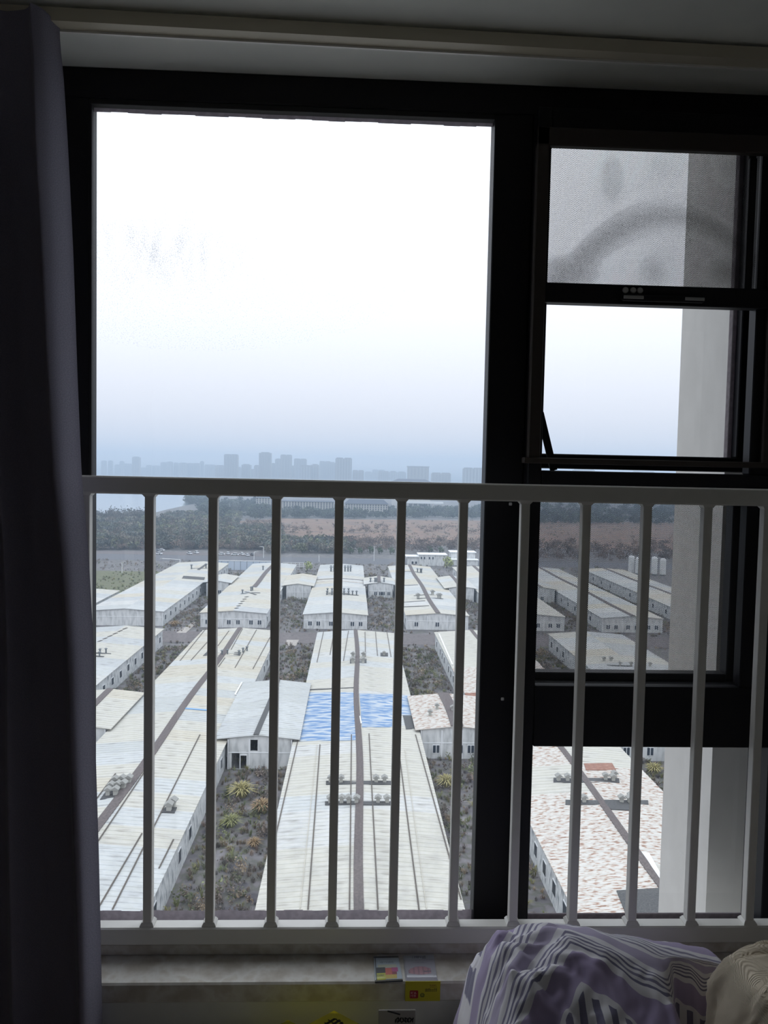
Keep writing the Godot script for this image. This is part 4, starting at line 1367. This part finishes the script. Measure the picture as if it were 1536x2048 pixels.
	seam(d2, Vector2(806, 1205), Vector2(850, 1202), 0.9, M.tar_dark)
	seam(d2, Vector2(806, 1214), Vector2(858, 1212), 0.9, M.tar_dark)
	seam(d2, Vector2(806, 1171), Vector2(836, 1170), 0.9, M.tar_dark)
	seam(d2, Vector2(828, 1192), Vector2(866, 1190), 0.8, M.tar_dark)
	seam(d2, Vector2(834, 1198), Vector2(886, 1198), 0.8, M.tar_dark)
	for q in [[836, 1197], [865, 1190], [877, 1197], [880, 1197]]:
		vent(d2, q[0], q[1], false, 1.6)
	seam(d2, Vector2(806, 1143), Vector2(844, 1146), 0.9, M.tar_dark)
	for x in [835, 841, 843]:
		vent(d2, x, 1145, true, 1.4)
	var a2 := shed("wide white shed across the lane with a plain gable and side lean-to slot", far, -83.0, -58.9, -243.3, -371.0, {"step": 8.0, "ribs": 2.0, "ridge": 0.0, "side_windows": 7.0, "windows": []})
	pad(a2, [Vector2(367, 1152), Vector2(410, 1155), Vector2(408, 1160), Vector2(364, 1157)], M.tar_dark, "dark_patch", 0.12)
	seam(a2, Vector2(382, 1137), Vector2(414, 1137), 1.0, M.tar_dark)
	seam(a2, Vector2(396, 1140), Vector2(412, 1129), 1.2, M.tar_dark)
	for q in [[383, 1138], [412, 1136]]:
		vent(a2, q[0], q[1], true, 1.5)
	shed("white shed across the lane, just past the continuous dark ridge", far, 48.6, 69.1, -243.0, -370.0, {"step": 8.0, "ribs": 2.0, "ridge": 1.5, "side_windows": 9.0})
	shed("second white shed past the continuous dark ridge, six gable windows behind mesh", far, 80.4, 100.8, -242.0, -370.0, {"step": 8.0, "ribs": 2.0, "ridge": 1.5, "side_windows": 9.0})
	shed("white shed farthest along the lane, before the white tanks", far, 112.5, 133.0, -242.0, -370.0, {"step": 10.0, "ribs": 2.0, "ridge": 1.5, "side_windows": 12.0})
	shed("low narrow white shed at the meadow edge", far, -112.0, -87.0, -248.0, -292.0, {"step": 9.0, "ribs": 2.0, "ridge": 0.0, "ye": -46.6, "windows": []})
	var small := "low blocks between the sheds across the lane"
	for q in [[-27.0, -14.4, -297.0, -326.5, "plain low white block between two sheds across the lane", []], [4.9, 17.6, -303.8, -322.4, "low block with piped ridge and four windows across the lane", [0.3, 0.5, 0.62, 0.85]], [36.2, 49.0, -296.4, -327.4, "low block with a dark ridge past the piped block across the lane", [0.5]], [-58.6, -47.0, -302.0, -322.2, "low block with blue windows beside the wide plain shed", [0.3, 0.6]], [68.0, 81.0, -297.0, -326.0, "low block behind the fly screen across the lane", [0.5]]]:
		var s := shed(q[4], small, q[0], q[1], q[2], q[3], {"name": "joining_block", "walls": [q[0] + 1.9, q[1] - 1.2], "ye": -44.6, "rise": 0.9, "ridge": 0.0 if q[0] < 0.0 else 1.4, "windows": q[5], "step": 8.0, "ribs": 2.0})
		if q[0] > 4.0 and q[0] < 6.0:
			seam(s, Vector2(738, 1163), Vector2(770, 1163), 0.7, M.tar_dark)
			for x in [741, 750, 753, 768]:
				vent(s, x, 1164, true, 1.3)
# ------------------------------------------------------------------ outside: plants
func tuft_mesh(seed_: int, blades: int, spread: float, lean: float) -> ArrayMesh:
	var r := RandomNumberGenerator.new()
	r.seed = seed_
	var g := G.new()
	for k in blades:
		var a := r.randf() * TAU
		var d := Vector3(cos(a), 0, sin(a))
		var root := d * r.randf() * spread * 0.35
		var h := r.randf_range(0.55, 1.0)
		var l := r.randf_range(0.2, 1.0) * lean
		var mid := root + d * l * 0.35 + Vector3(0, h * 0.7, 0)
		var tip := root + d * l + Vector3(0, h * (1.0 - 0.45 * l), 0)
		var s := d.cross(Vector3.UP) * r.randf_range(0.02, 0.045)
		g.face([root - s, root + s, mid + s, mid - s], Vector3.UP + d)
		g.face([mid - s, mid + s, tip], Vector3.UP + d)
	return g.mesh()

func bush_mesh(seed_: int, leaves: int, size: float, tall: float) -> ArrayMesh:
	# a crown of many small sprays round a few lobes
	var r := RandomNumberGenerator.new()
	r.seed = seed_
	var g := G.new()
	var lobes := []
	for k in 6:
		lobes.append([Vector3(r.randf_range(-0.5, 0.5), r.randf_range(0.35, 0.8) * tall, r.randf_range(-0.5, 0.5)), r.randf_range(0.25, 0.45)])
	for k in leaves:
		var l: Array = lobes[k % 6]
		var d := Vector3(r.randfn(), r.randfn() * 0.9, r.randfn()).normalized()
		var p: Vector3 = l[0] + d * float(l[1]) * r.randf_range(0.6, 1.05)
		p.y = maxf(p.y, 0.02)
		var n := (d + Vector3(r.randfn(), r.randfn(), r.randfn()) * 0.4).normalized()
		var s := n.cross(Vector3(r.randfn(), r.randfn(), r.randfn())).normalized() * size * r.randf_range(0.6, 1.2)
		var t := n.cross(s).normalized() * size * r.randf_range(0.6, 1.2)
		g.face([p - s, p - t * 0.6, p + s, p + t], n + d)
	return g.mesh()

func scatter(called: String, label: String, category: String, mesh: Mesh, places: Array, colors: Array, lo: float, hi: float) -> void:
	var mm := MultiMesh.new()
	mm.transform_format = MultiMesh.TRANSFORM_3D
	mm.use_colors = true
	mm.mesh = mesh
	mm.instance_count = places.size()
	for k in places.size():
		var s := rng.randf_range(lo, hi)
		var b := Basis(Vector3.UP, rng.randf() * TAU) * Basis.from_scale(Vector3(s * rng.randf_range(0.8, 1.25), s * rng.randf_range(0.75, 1.2), s * rng.randf_range(0.8, 1.25)))
		mm.set_instance_transform(k, Transform3D(b, places[k]))
		var c: Color = colors[rng.randi() % colors.size()]
		mm.set_instance_color(k, (c * rng.randf_range(0.8, 1.2)).srgb_to_linear())
	var o := MultiMeshInstance3D.new()
	o.multimesh = mm
	o.material_override = M.leaf
	o.name = numbered(called)
	add_child(o)
	tag(o, label, category, "", "stuff")

func in_box(x0: float, x1: float, z0: float, z1: float, count: int) -> Array:
	var out := []
	for k in count:
		out.append(Vector3(rng.randf_range(x0, x1), GY, rng.randf_range(z0, z1)))
	return out

func in_view(x0: float, x1: float, y0: float, y1: float, count: int) -> Array:
	# even over a strip of the photograph, each standing on the ground there
	var out := []
	for k in count:
		out.append(gp(rng.randf_range(x0, x1), rng.randf_range(y0, y1)))
	return out

func build_plants() -> void:
	var dry := tuft_mesh(1, 20, 1.0, 0.7)
	var green := tuft_mesh(2, 24, 1.0, 0.8)
	var scrub := bush_mesh(3, 60, 0.12, 0.8)
	var low := []
	var verdant := []
	var shrubs := []
	for gx in [[-52.2, -41.6], [-20.0, -9.5], [12.7, 23.6], [45.8, 56.4]]:
		low += in_box(gx[0], gx[1], -216, -62, 900)
		verdant += in_box(gx[0], gx[1], -216, -62, 420)
		shrubs += in_box(gx[0] + 1.0, gx[1] - 1.0, -216, -70, 150)
	for gx in [[-58.7, -47.8], [-26.2, -15.4], [5.7, 17.2], [38.0, 48.4], [69.3, 80.2], [101.0, 112.0]]:
		low += in_box(gx[0], gx[1], -372, -240, 300)
		shrubs += in_box(gx[0] + 0.8, gx[1] - 0.8, -370, -242, 130)
		verdant += in_box(gx[0], gx[1], -372, -240, 80)
	verdant += in_box(-112, -84, -372, -294, 260)
	low += in_box(-100, 120, -221, -217.5, 250) + in_box(-100, 120, -240, -236, 250) + in_box(-120, 150, -414, -372, 700)
	shrubs += in_box(-170, 160, -414, -374, 260)
	scatter("dry_weeds", "dry brown weeds growing between the sheds", "weeds", dry, low, [c8(118, 106, 94), c8(104, 96, 90), c8(136, 120, 98), c8(96, 92, 90), c8(116, 100, 90)], 0.35, 1.0)
	scatter("green_weeds", "olive green grass growing among the dry weeds", "grass", green, verdant, [c8(104, 108, 70), c8(90, 98, 64), c8(122, 118, 76)], 0.4, 1.3)
	scatter("scrub", "low bare scrub between the sheds", "scrub", scrub, shrubs, [c8(116, 104, 96), c8(106, 98, 92), c8(126, 112, 94), c8(104, 108, 80)], 0.7, 1.9)
	# single big clumps that stand out
	var clump := tuft_mesh(7, 150, 1.0, 1.0)
	var kinds := {"pale": mat(c8(150, 142, 96), 0.95), "olive": mat(c8(122, 124, 78), 0.95), "tan": mat(c8(144, 122, 92), 0.95)}
	for q in [[483, 1592, 2.6, "pale", "big pale grass clump in front of the doorway of the joining block"], [462, 1652, 1.9, "olive", "olive grass clump between the banded and blue patched sheds"], [524, 1622, 2.1, "tan", "tan grass clump beside the blue patched shed"], [508, 1692, 1.3, "tan", "small tan grass clump in the gap beside the blue patched shed"], [893, 1572, 2.2, "pale", "pale grass clump before the rust-speckled joining block"], [1308, 1545, 2.0, "pale", "pale grass clump beyond the rust-speckled shed"], [349, 1252, 2.2, "tan", "tan grass clump by the plain wide shed across the lane"]]:
		var p := gp(q[0], q[1])
		var o := obj("grass_clump", clump, kinds[q[3]])
		o.position = p
		o.scale = Vector3(q[2], q[2] * 0.95, q[2])
		tag(o, q[4], "grass", "big grass clumps")
	# woodland past the road
	var tree := bush_mesh(11, 90, 0.16, 1.3)
	var bare := bush_mesh(12, 70, 0.10, 1.5)
	var wood := in_view(60, 330, 1042, 1100, 900) + in_view(300, 560, 1056, 1100, 700) + in_view(330, 480, 1030, 1056, 220) + in_view(530, 700, 1086, 1108, 160)
	scatter("woodland", "grey green woodland between the road and the lake", "woods", tree, wood, [c8(84, 90, 82), c8(98, 96, 86), c8(76, 82, 80), c8(106, 100, 92), c8(108, 112, 88)], 3.2, 6.2)
	scatter("bare_woodland", "leafless brown thicket between the road and the field", "woods", bare, in_view(60, 560, 1045, 1102, 700) + in_view(560, 1000, 1086, 1106, 260) + in_view(1000, 1380, 1090, 1125, 220) + in_view(560, 1000, 1058, 1070, 60), [c8(102, 88, 80), c8(92, 80, 76), c8(112, 98, 88)], 3.0, 5.5)
	scatter("campus_woodland", "dark trees in front of the campus buildings", "woods", tree, in_view(500, 700, 1020, 1037, 260) + in_view(690, 1000, 1022, 1038, 300) + in_view(1000, 1380, 1012, 1050, 500) + in_view(395, 520, 1004, 1040, 200) + in_view(372, 425, 996, 1010, 120), [c8(64, 74, 66), c8(76, 84, 72), c8(60, 66, 64)], 4.0, 8.0)
	scatter("shore_trees", "sparse bare trees along the lake shore", "woods", bare, in_view(170, 310, 1036, 1044, 90), [c8(74, 76, 70), c8(84, 80, 74)], 5.0, 9.0)
	scatter("field_scrub", "scattered dark scrub on the brown field", "scrub", scrub, in_view(560, 1000, 1042, 1092, 260) + in_view(1000, 1360, 1050, 1096, 140), [c8(104, 90, 78), c8(112, 98, 80), c8(92, 92, 72)], 0.8, 2.6)
	var crown := bush_mesh(21, 150, 0.16, 1.2)
	var trunk := G.new()
	trunk.lathe(Vector3.ZERO, [[0.05, 0.0], [0.035, 0.75]], 8)
	var trunk_mesh := trunk.mesh()
	var evergreen := mat(c8(70, 86, 62), 0.95)
	var willow := mat(c8(146, 154, 104), 0.95)
	for q in [[700, 1108, 4.4, 0], [718, 1108, 4.2, 0], [740, 1107, 4.8, 0], [758, 1108, 4.4, 0], [781, 1109, 4.8, 0], [858, 1106, 4.6, 0], [880, 1107, 4.6, 0], [604, 1106, 4.0, 0], [655, 1107, 4.2, 0], [893, 1137, 6.5, 1], [614, 1142, 5.0, 1]]:
		var lbl: String = "round dark evergreen tree along the road" if q[3] == 0 else ("pale green willow beside the flat roofed pump house" if q[0] > 800 else "pale green young tree behind the sheds")
		var t := thing("evergreen_tree" if q[3] == 0 else "pale_tree", lbl, "tree", gp(q[0], q[1]), "round evergreens along the road" if q[3] == 0 else "")
		var cr := obj("crown", crown, evergreen if q[3] == 0 else willow, t)
		cr.scale = Vector3.ONE * q[2] * 0.75
		var tr := obj("trunk", trunk_mesh, M.trunk, t)
		tr.scale = Vector3.ONE * q[2] * 0.75

# ------------------------------------------------------------------ outside: roadside and buildings
func small_box(parent: Node3D, called: String, lo: Vector3, hi: Vector3, m: Material) -> MeshInstance3D:
	var g := G.new(parent.position if not parent is MeshInstance3D else (parent.get_parent() as Node3D).position)
	g.box(lo, hi)
	return obj(called, g, m, parent)

func build_roadside() -> void:
	# parked cars
	var cols := [c8(226, 228, 230), c8(214, 216, 220), c8(200, 204, 206), c8(120, 124, 130), c8(70, 72, 78)]
	var glassy := mat(c8(40, 46, 54), 0.2)
	var rubber := mat(c8(30, 30, 32), 0.9)
	var wheel := G.new()
	for j in 12:
		var a1 := TAU * j / 12
		var a2 := TAU * (j + 1) / 12
		var p1 := Vector3(0, sin(a1), cos(a1)) * 0.32
		var p2 := Vector3(0, sin(a2), cos(a2)) * 0.32
		wheel.face([p1 + Vector3(-0.1, 0, 0), p2 + Vector3(-0.1, 0, 0), p2 + Vector3(0.1, 0, 0), p1 + Vector3(0.1, 0, 0)], p1 + p2)
		for sx in [-0.1, 0.1]:
			wheel.face([Vector3(sx, 0, 0), p1 + Vector3(sx, 0, 0), p2 + Vector3(sx, 0, 0)], Vector3(sx, 0, 0))
	var wheel_mesh := wheel.mesh()
	for q in [[379, 1108.5, 1, 0.6], [393, 1107, 0, 0.5], [317, 1109, 0, 1.2], [442, 1110, 0, 1.5], [456, 1109, 1, 0.3], [470, 1111, 2, 1.4], [484, 1110, 0, 0.5], [494.5, 1112, 1, 0.4], [505, 1111, 4, 0.4], [313, 1103, 3, 1.3], [322, 1102, 0, 1.3]]:
		var base := gp(q[0], q[1])
		base.y = GY + 0.05
		var t := thing("car", ["white car parked on the ground beyond the road", "silver car parked on the ground beyond the road", "pale grey car parked on the ground beyond the road", "mid grey car parked on the ground beyond the road", "dark car at the end of the parked cars beyond the road"][q[2]], "car", base, "cars parked beyond the road")
		t.rotation.y = q[3]
		var g := G.new()
		g.cbox(Vector3(-0.88, 0.25, -2.2), Vector3(0.88, 0.85, 2.2), 0.15)
		obj("body", g, mat(cols[q[2]], 0.35), t)
		g = G.new()
		for pr in [[-1.0], [1.0]]:
			var s: float = pr[0]
			g.face([Vector3(0.85 * s, 0.85, -1.3), Vector3(0.68 * s, 1.42, -0.7), Vector3(0.68 * s, 1.42, 1.1), Vector3(0.85 * s, 0.85, 1.9)], Vector3(s, 0.2, 0))
		g.face([Vector3(-0.85, 0.85, -1.3), Vector3(0.85, 0.85, -1.3), Vector3(0.68, 1.42, -0.7), Vector3(-0.68, 1.42, -0.7)], Vector3(0, 1, -1))
		g.face([Vector3(-0.85, 0.85, 1.9), Vector3(0.85, 0.85, 1.9), Vector3(0.68, 1.42, 1.1), Vector3(-0.68, 1.42, 1.1)], Vector3(0, 1, 1))
		obj("cabin_glass", g, glassy, t)
		g = G.new()
		g.cbox(Vector3(-0.7, 1.41, -0.72), Vector3(0.7, 1.47, 1.12), 0.02)
		obj("roof", g, mat(cols[q[2]], 0.35), t)
		for wx in [-0.8, 0.8]:
			for wz in [-1.35, 1.35]:
				var o := obj("wheel", wheel_mesh, rubber, t)
				o.position = Vector3(wx, 0.32, wz)
	# street poles and sign gantries
	for q in [[748, 1094, 748, 1122, 748, "slender white street lamp beside the row of evergreens"], [638, 1111, 638, 1124, 638, "short white pole at the road edge left of the evergreens"], [360, 1119, 360, 1136, 322, "white gantry pole with a long arm over the road"], [527, 1094, 527, 1116, 520, "white angled pole beside the parked cars"], [508, 1104, 508, 1120, 514, "white pole with a bent arm by the parked cars"], [311, 1092, 311, 1114, 300, "white cross shaped pole before the first parked cars"], [244, 1126, 244, 1146, 244, "thin pole standing at the edge of the meadow"], [304, 1122, 304, 1146, 304, "thick white post beyond the meadow"]]:
		var foot := gp(q[2], q[3])
		var top := on_z(q[0], q[1], foot.z)
		var t := thing("street_pole", q[5], "pole", foot)
		var g := G.new(foot)
		g.tube([foot, Vector3(foot.x, top.y, foot.z)], 0.16, 8)
		obj("pole", g, M.plain_white, t)
		g = G.new(foot)
		var end := on_z(q[4], q[1], foot.z)
		g.tube([Vector3(foot.x, top.y, foot.z), Vector3(end.x + 0.5, top.y + 0.3, foot.z)], 0.13, 8)
		obj("arm", g, M.plain_white, t)
		g = G.new(foot)
		g.cbox(Vector3(end.x - 0.3, top.y + 0.1, foot.z - 0.2), Vector3(end.x + 0.7, top.y + 0.4, foot.z + 0.2), 0.05)
		obj("head", g, M.vent, t)
	# hoarding behind the sheds
	var hz := -382.0
	var ha := on_z(455, 1121, hz)
	var hb := on_z(545, 1122, hz)
	var base := Vector3((ha.x + hb.x) / 2.0, GY, hz)
	var t := thing("hoarding_fence", "tall pale blue panel hoarding behind the sheds by the road", "fence", base)
	var sheetm := mat(c8(176, 188, 202), 0.6)
	var n := 10
	for k in n:
		var xa := lerpf(ha.x - 6.0, hb.x + 3.0, float(k) / n)
		var xb := lerpf(ha.x - 6.0, hb.x + 3.0, float(k + 1) / n)
		small_box(t, "panel", Vector3(xa + 0.05, GY + 0.1, hz - 0.05), Vector3(xb - 0.05, ha.y - 0.25, hz + 0.05), sheetm)
		small_box(t, "post", Vector3(xa - 0.08, GY, hz - 0.1), Vector3(xa + 0.08, ha.y - 0.2, hz + 0.12), M.pipe)
	small_box(t, "coping", Vector3(ha.x - 6.0, ha.y - 0.25, hz - 0.2), Vector3(hb.x + 3.0, ha.y + 0.1, hz + 0.2), M.plain_white)
	var fz := -396.0
	var fa := on_z(566, 1126, fz)
	var fb := on_z(624, 1126, fz)
	t = thing("lattice_fence", "low white lattice fence behind the sheds", "fence", Vector3((fa.x + fb.x) / 2.0, GY, fz))
	for k in 8:
		var x := lerpf(fa.x, fb.x, k / 7.0)
		small_box(t, "post", Vector3(x - 0.12, GY, fz - 0.1), Vector3(x + 0.12, GY + 2.6, fz + 0.1), M.plain_white)
	for h in [0.5, 1.4, 2.4]:
		small_box(t, "rail", Vector3(fa.x, GY + h, fz - 0.06), Vector3(fb.x, GY + h + 0.18, fz + 0.06), M.plain_white)
	# pump house and white house beside the road
	var z := -412.0
	var a := on_z(816, 1114, z)
	var b := on_z(838, 1132, z)
	var c := on_z(838, 1110, z)
	var d := on_z(893, 1132, z)
	base = Vector3((a.x + d.x) / 2.0, GY, z - 4.0)
	t = thing("pump_house", "flat roofed grey white house with dark upper windows by the road", "building", base)
	small_box(t, "wing", Vector3(a.x, GY, z - 7.0), Vector3(b.x, a.y, z), M.shed_wall)
	small_box(t, "wing_roof", Vector3(a.x - 1.2, a.y, z - 7.6), Vector3(b.x, a.y + 0.5, z + 0.6), M.plain_white)
	small_box(t, "hall", Vector3(c.x, GY, z - 9.0), Vector3(d.x, c.y, z), M.shed_wall)
	small_box(t, "hall_roof", Vector3(c.x - 0.4, c.y, z - 9.5), Vector3(d.x + 0.4, c.y + 0.4, z + 0.4), M.plain_white)
	for px in [843, 849, 859, 866]:
		var p := on_z(px, 1114, z)
		window_part(t, Vector3(p.x, c.y - 1.6, z), 0.9, 1.5, Vector3.BACK, 1)
	for px in [825, 832]:
		var p := on_z(px, 1128, z)
		window_part(t, Vector3(p.x, GY + 1.6, z), 1.2, 1.6, Vector3.BACK, 1)
	for px in [854, 868]:
		var p := on_z(px, 1120, z)
		small_box(t, "pilaster", Vector3(p.x - 0.2, GY, z), Vector3(p.x + 0.2, c.y, z + 0.25), M.plain_white)
	z = -422.0
	a = on_z(902, 1105, z)
	b = on_z(950, 1119, z)
	c = on_z(956, 1121, z + 6.0)
	base = Vector3((a.x + b.x) / 2.0, GY, z - 4.0)
	t = thing("white_house", "two step white house with flat roofs beside the willow", "building", base)
	small_box(t, "upper_storey", Vector3(a.x, GY, z - 8.0), Vector3(b.x, a.y, z), M.shed_wall)
	small_box(t, "upper_roof", Vector3(a.x - 0.6, a.y, z - 8.6), Vector3(b.x + 0.6, a.y + 0.4, z + 0.6), M.plain_white)
	small_box(t, "lower_storey", Vector3(a.x - 1.0, GY, z), Vector3(c.x, c.y, z + 6.0), M.shed_wall)
	small_box(t, "lower_roof", Vector3(a.x - 1.4, c.y, z), Vector3(c.x + 0.4, c.y + 0.35, z + 6.4), M.plain_white)
	# white storage tanks
	for q in [[1262, 1111, 1147], [1276, 1114, 1149], [1292, 1112, 1149], [1308, 1113, 1150], [1325, 1116, 1151]]:
		var foot := gp(q[0], q[2])
		var top := on_z(q[0], q[1], foot.z)
		t = thing("storage_tank", "tall white upright storage tank with a domed top", "tank", foot, "white storage tanks past the sheds")
		var g := G.new(foot)
		var h := top.y - GY
		g.lathe(foot, [[1.5, 0.6], [1.5, h - 1.0], [1.2, h - 0.3], [0.0, h]], 18)
		obj("shell", g, M.plain_white, t)
		g = G.new(foot)
		g.lathe(foot, [[1.2, 0.0], [1.2, 0.62]], 14)
		obj("skirt", g, M.pipe, t)

func build_campus() -> void:
	for q in [[560, 668, 1002, 1027, 19, 6, "long pale campus block with many window rows behind dark trees"], [690, 776, 1007, 1031, 16, 5, "campus block with a slate hipped roof and five window rows"], [512, 546, 995, 1021, 6, 6, "narrow ribbed campus block beside the stepped slope"]]:
		var foot := gp((q[0] + q[1]) / 2.0, q[3])
		var z := foot.z
		var a := on_z(q[0], q[2], z)
		var b := on_z(q[1], q[2] + (q[1] - q[0]) * 0.02, z)
		var base := Vector3((a.x + b.x) / 2.0, GY, z - 7.0)
		var t := thing("campus_block", q[6], "building", base)
		small_box(t, "wall", Vector3(a.x, GY, z - 14.0), Vector3(b.x, a.y, z), M.campus)
		var g := G.new(base)
		var y: float = a.y
		var r := 5.0 if q[4] == 16 else 1.2
		var lo := [Vector3(a.x - 1, y, z + 1), Vector3(b.x + 1, y, z + 1), Vector3(b.x + 1, y, z - 15), Vector3(a.x - 1, y, z - 15)]
		var hi := [Vector3(a.x + 5, y + r, z - 5), Vector3(b.x - 5, y + r, z - 5), Vector3(b.x - 5, y + r, z - 9), Vector3(a.x + 5, y + r, z - 9)]
		for k in 4:
			var k2 := (k + 1) % 4
			g.face([lo[k], lo[k2], hi[k2], hi[k]], (lo[k] + lo[k2]) / 2.0 - base)
		g.face(hi, Vector3.UP)
		obj("roof", g, M.campus_roof, t)
		var wg := G.new()
		var ww: float = (b.x - a.x) / q[4] * 0.5
		wg.box(Vector3(-ww / 2, -0.8, 0), Vector3(ww / 2, 0.8, 0.12))
		var wm := wg.mesh()
		for i in q[4]:
			for j in q[5]:
				var o := obj("window", wm, M.campus_pane, t)
				o.position = Vector3(lerpf(a.x, b.x, (i + 0.5) / q[4]), lerpf(GY + 1.5, a.y - 0.4, (j + 0.5) / q[5]), z) - base
	# the hall with the dark hipped roof that rises over the railing
	var z := -1150.0
	var a := on_z(800, 990, z)
	var b := on_z(890, 992, z)
	var top := on_z(825, 958.5, z)
	var ev := on_z(825, 967, z)
	var base := Vector3((a.x + b.x) / 2.0 - 12.0, GY, z - 20.0)
	var t := thing("assembly_hall", "big hall with a dark hipped roof showing above the top rail", "building", base)
	small_box(t, "wall", Vector3(a.x - 10.0, GY, z - 45.0), Vector3(b.x - 22.0, ev.y, z), M.campus)
	var g := G.new(base)
	var xa := on_z(779, 966, z).x
	var xb := on_z(871, 967, z).x
	var lo := [Vector3(xa, ev.y, z + 4), Vector3(xb, ev.y, z + 4), Vector3(xb, ev.y, z - 50), Vector3(xa, ev.y, z - 50)]
	var hi := [Vector3(xa + 14, top.y, z - 18), Vector3(xb - 14, top.y, z - 18), Vector3(xb - 14, top.y, z - 28), Vector3(xa + 14, top.y, z - 28)]
	for k in 4:
		var k2 := (k + 1) % 4
		g.face([lo[k], lo[k2], hi[k2], hi[k]], (lo[k] + lo[k2]) / 2.0 - base)
	g.face(hi, Vector3.UP)
	obj("roof", g, M.campus_roof, t)
	small_box(t, "canopy", Vector3(on_z(813, 1003, z).x, on_z(813, 1006, z).y, z), Vector3(on_z(885, 1005, z).x, on_z(813, 1002.5, z).y, z + 12.0), M.plain_white)
	for k in 8:
		var x := lerpf(on_z(815, 1003, z).x, on_z(884, 1005, z).x, k / 7.0)
		small_box(t, "column", Vector3(x - 0.8, GY, z + 10.0), Vector3(x + 0.8, on_z(813, 1006, z).y, z + 11.6), M.campus)
	# long stepped bank by the lake road
	z = -1010.0
	var s0 := on_z(468, 1006, z)
	var s1 := on_z(504, 1021, z)
	t = thing("stair_bank", "pale sloping stair bank beside the narrow ribbed campus block", "stairs", Vector3((s0.x + s1.x) / 2.0, GY, z))
	for k in 10:
		var xk := lerpf(s0.x, s1.x, k / 10.0)
		var xn := lerpf(s0.x, s1.x, (k + 1) / 10.0)
		small_box(t, "step", Vector3(xk, GY, z - 6.0), Vector3(xn, lerpf(s0.y, maxf(s1.y, GY + 0.5), k / 10.0), z + 6.0), M.campus)
	var s2 := on_z(460, 1017, z)
	small_box(t, "side_wall", Vector3(s2.x - 4.0, GY, z - 4.0), Vector3(s0.x, on_z(460, 1014, z).y, z + 3.0), M.concrete)

func build_town() -> void:
	# [left, right, top, kind] of each tower block against the sky, and how far the haze puts it
	var list := [
		[202, 211, 921, 4200], [216, 224, 921, 4200], [229, 239, 929, 4200], [239, 247, 922, 4100], [247, 263, 927, 4100], [264, 278, 913, 3700], [280, 292, 935, 4300], [292, 302, 930, 4200], [302, 321, 931, 4200], [321, 334, 924, 4000], [334, 344, 923, 4000], [347, 356, 925, 4000], [358, 373, 925, 3900], [375, 399, 926, 3900], [400, 407, 922, 3900], [409, 430, 929, 3900],
		[430, 448, 930, 3300], [448, 475, 908, 3000], [476, 482, 934, 3500], [483, 501, 928, 3000], [508, 518, 930, 3100], [518, 542, 904, 2900], [543, 550, 926, 3200], [550, 562, 917, 3100], [561, 583, 909, 2900], [588, 613, 917, 3300], [600, 622, 930, 2900], [622, 638, 928, 2900], [639, 661, 922, 3400], [655, 672, 924, 3300], [671, 704, 915, 2800], [705, 728, 940, 2900], [730, 757, 943, 3900], [757, 778, 942, 3200], [779, 794, 942, 3300], [795, 812, 943, 3600], [816, 858, 932, 2600], [864, 902, 945, 2700], [928, 967, 935, 2600], [575, 590, 931, 3000], [499, 510, 938, 3300], [745, 770, 939, 4200], [1060, 1085, 940, 2900], [1105, 1135, 944, 3100], [1150, 1190, 938, 2800], [1210, 1250, 946, 3200], [1270, 1310, 942, 2900]]
	for k in list.size():
		var q: Array = list[k]
		var z := -float(q[3]) - (k % 5) * 45.0
		var a := on_z(q[0], q[2], z)
		var b := on_z(q[1], q[2], z)
		var w := b.x - a.x
		var dp := minf(w, 34.0)
		var base := Vector3((a.x + b.x) / 2.0, GY, z)
		var wide: bool = q[1] - q[0] > 19
		var lbl: String
		var far: bool = q[3] >= 3600
		if k == 5:
			lbl = "faint single tower taller than the hazy skyline left of the twin crowned tower"
		elif k == 17:
			lbl = "hazy tower with two crowns standing clear of its neighbours"
		elif k == 21:
			lbl = "tallest hazy tower of the skyline with a flat framed crown"
		elif k == 30:
			lbl = "wide hazy tower with two crowns at the end of the dense cluster"
		elif k == 36:
			lbl = "wide hazy block with three crowns behind the dark hipped roof"
		elif k == 38:
			lbl = "hazy block standing alone next to the dark mullion"
		else:
			lbl = "faint pale tower block on the far side of the lake" if far else ("broad grey blue apartment block in the hazy skyline" if wide else "slim grey blue apartment tower in the hazy skyline")
		var t := thing("tower_block", lbl, "building", base, "hazy town skyline")
		var m: Material = M.town[k % 4]
		small_box(t, "body", Vector3(a.x, GY, z - dp), Vector3(b.x, a.y - 3.0, z), m)
		if w > 18.0:
			# bays standing proud and roof crowns
			var n := clampi(int(w / 9.0), 2, 6)
			for i in n:
				var x := lerpf(a.x, b.x, (i + 0.5) / n)
				small_box(t, "bay", Vector3(x - w / n * 0.27, GY, z), Vector3(x + w / n * 0.27, a.y - 5.0, z + 3.0), M.town[(k + 1) % 4])
		var crowns := 2 if wide else 1
		if k == 36:
			crowns = 3
		if k == 21:
			crowns = 1
		for i in crowns:
			var x := lerpf(a.x, b.x, (i + 0.5) / crowns)
			var cw := w * (0.2 if crowns > 1 else 0.32)
			small_box(t, "crown", Vector3(x - cw, a.y - 3.0, z - dp * 0.8), Vector3(x + cw, a.y, z - 1.0), M.town_trim)

# ------------------------------------------------------------------ build everything
func _ready() -> void:
	rng.seed = 20240
	set_the_stage()
	make_materials()
	build_room()
	build_window()
	build_railing()
	build_curtain()
	build_ground()
	build_sheds()
	build_campus()
	build_town()
	build_roadside()
	build_plants()
	build_bed()
	build_ledge_things()
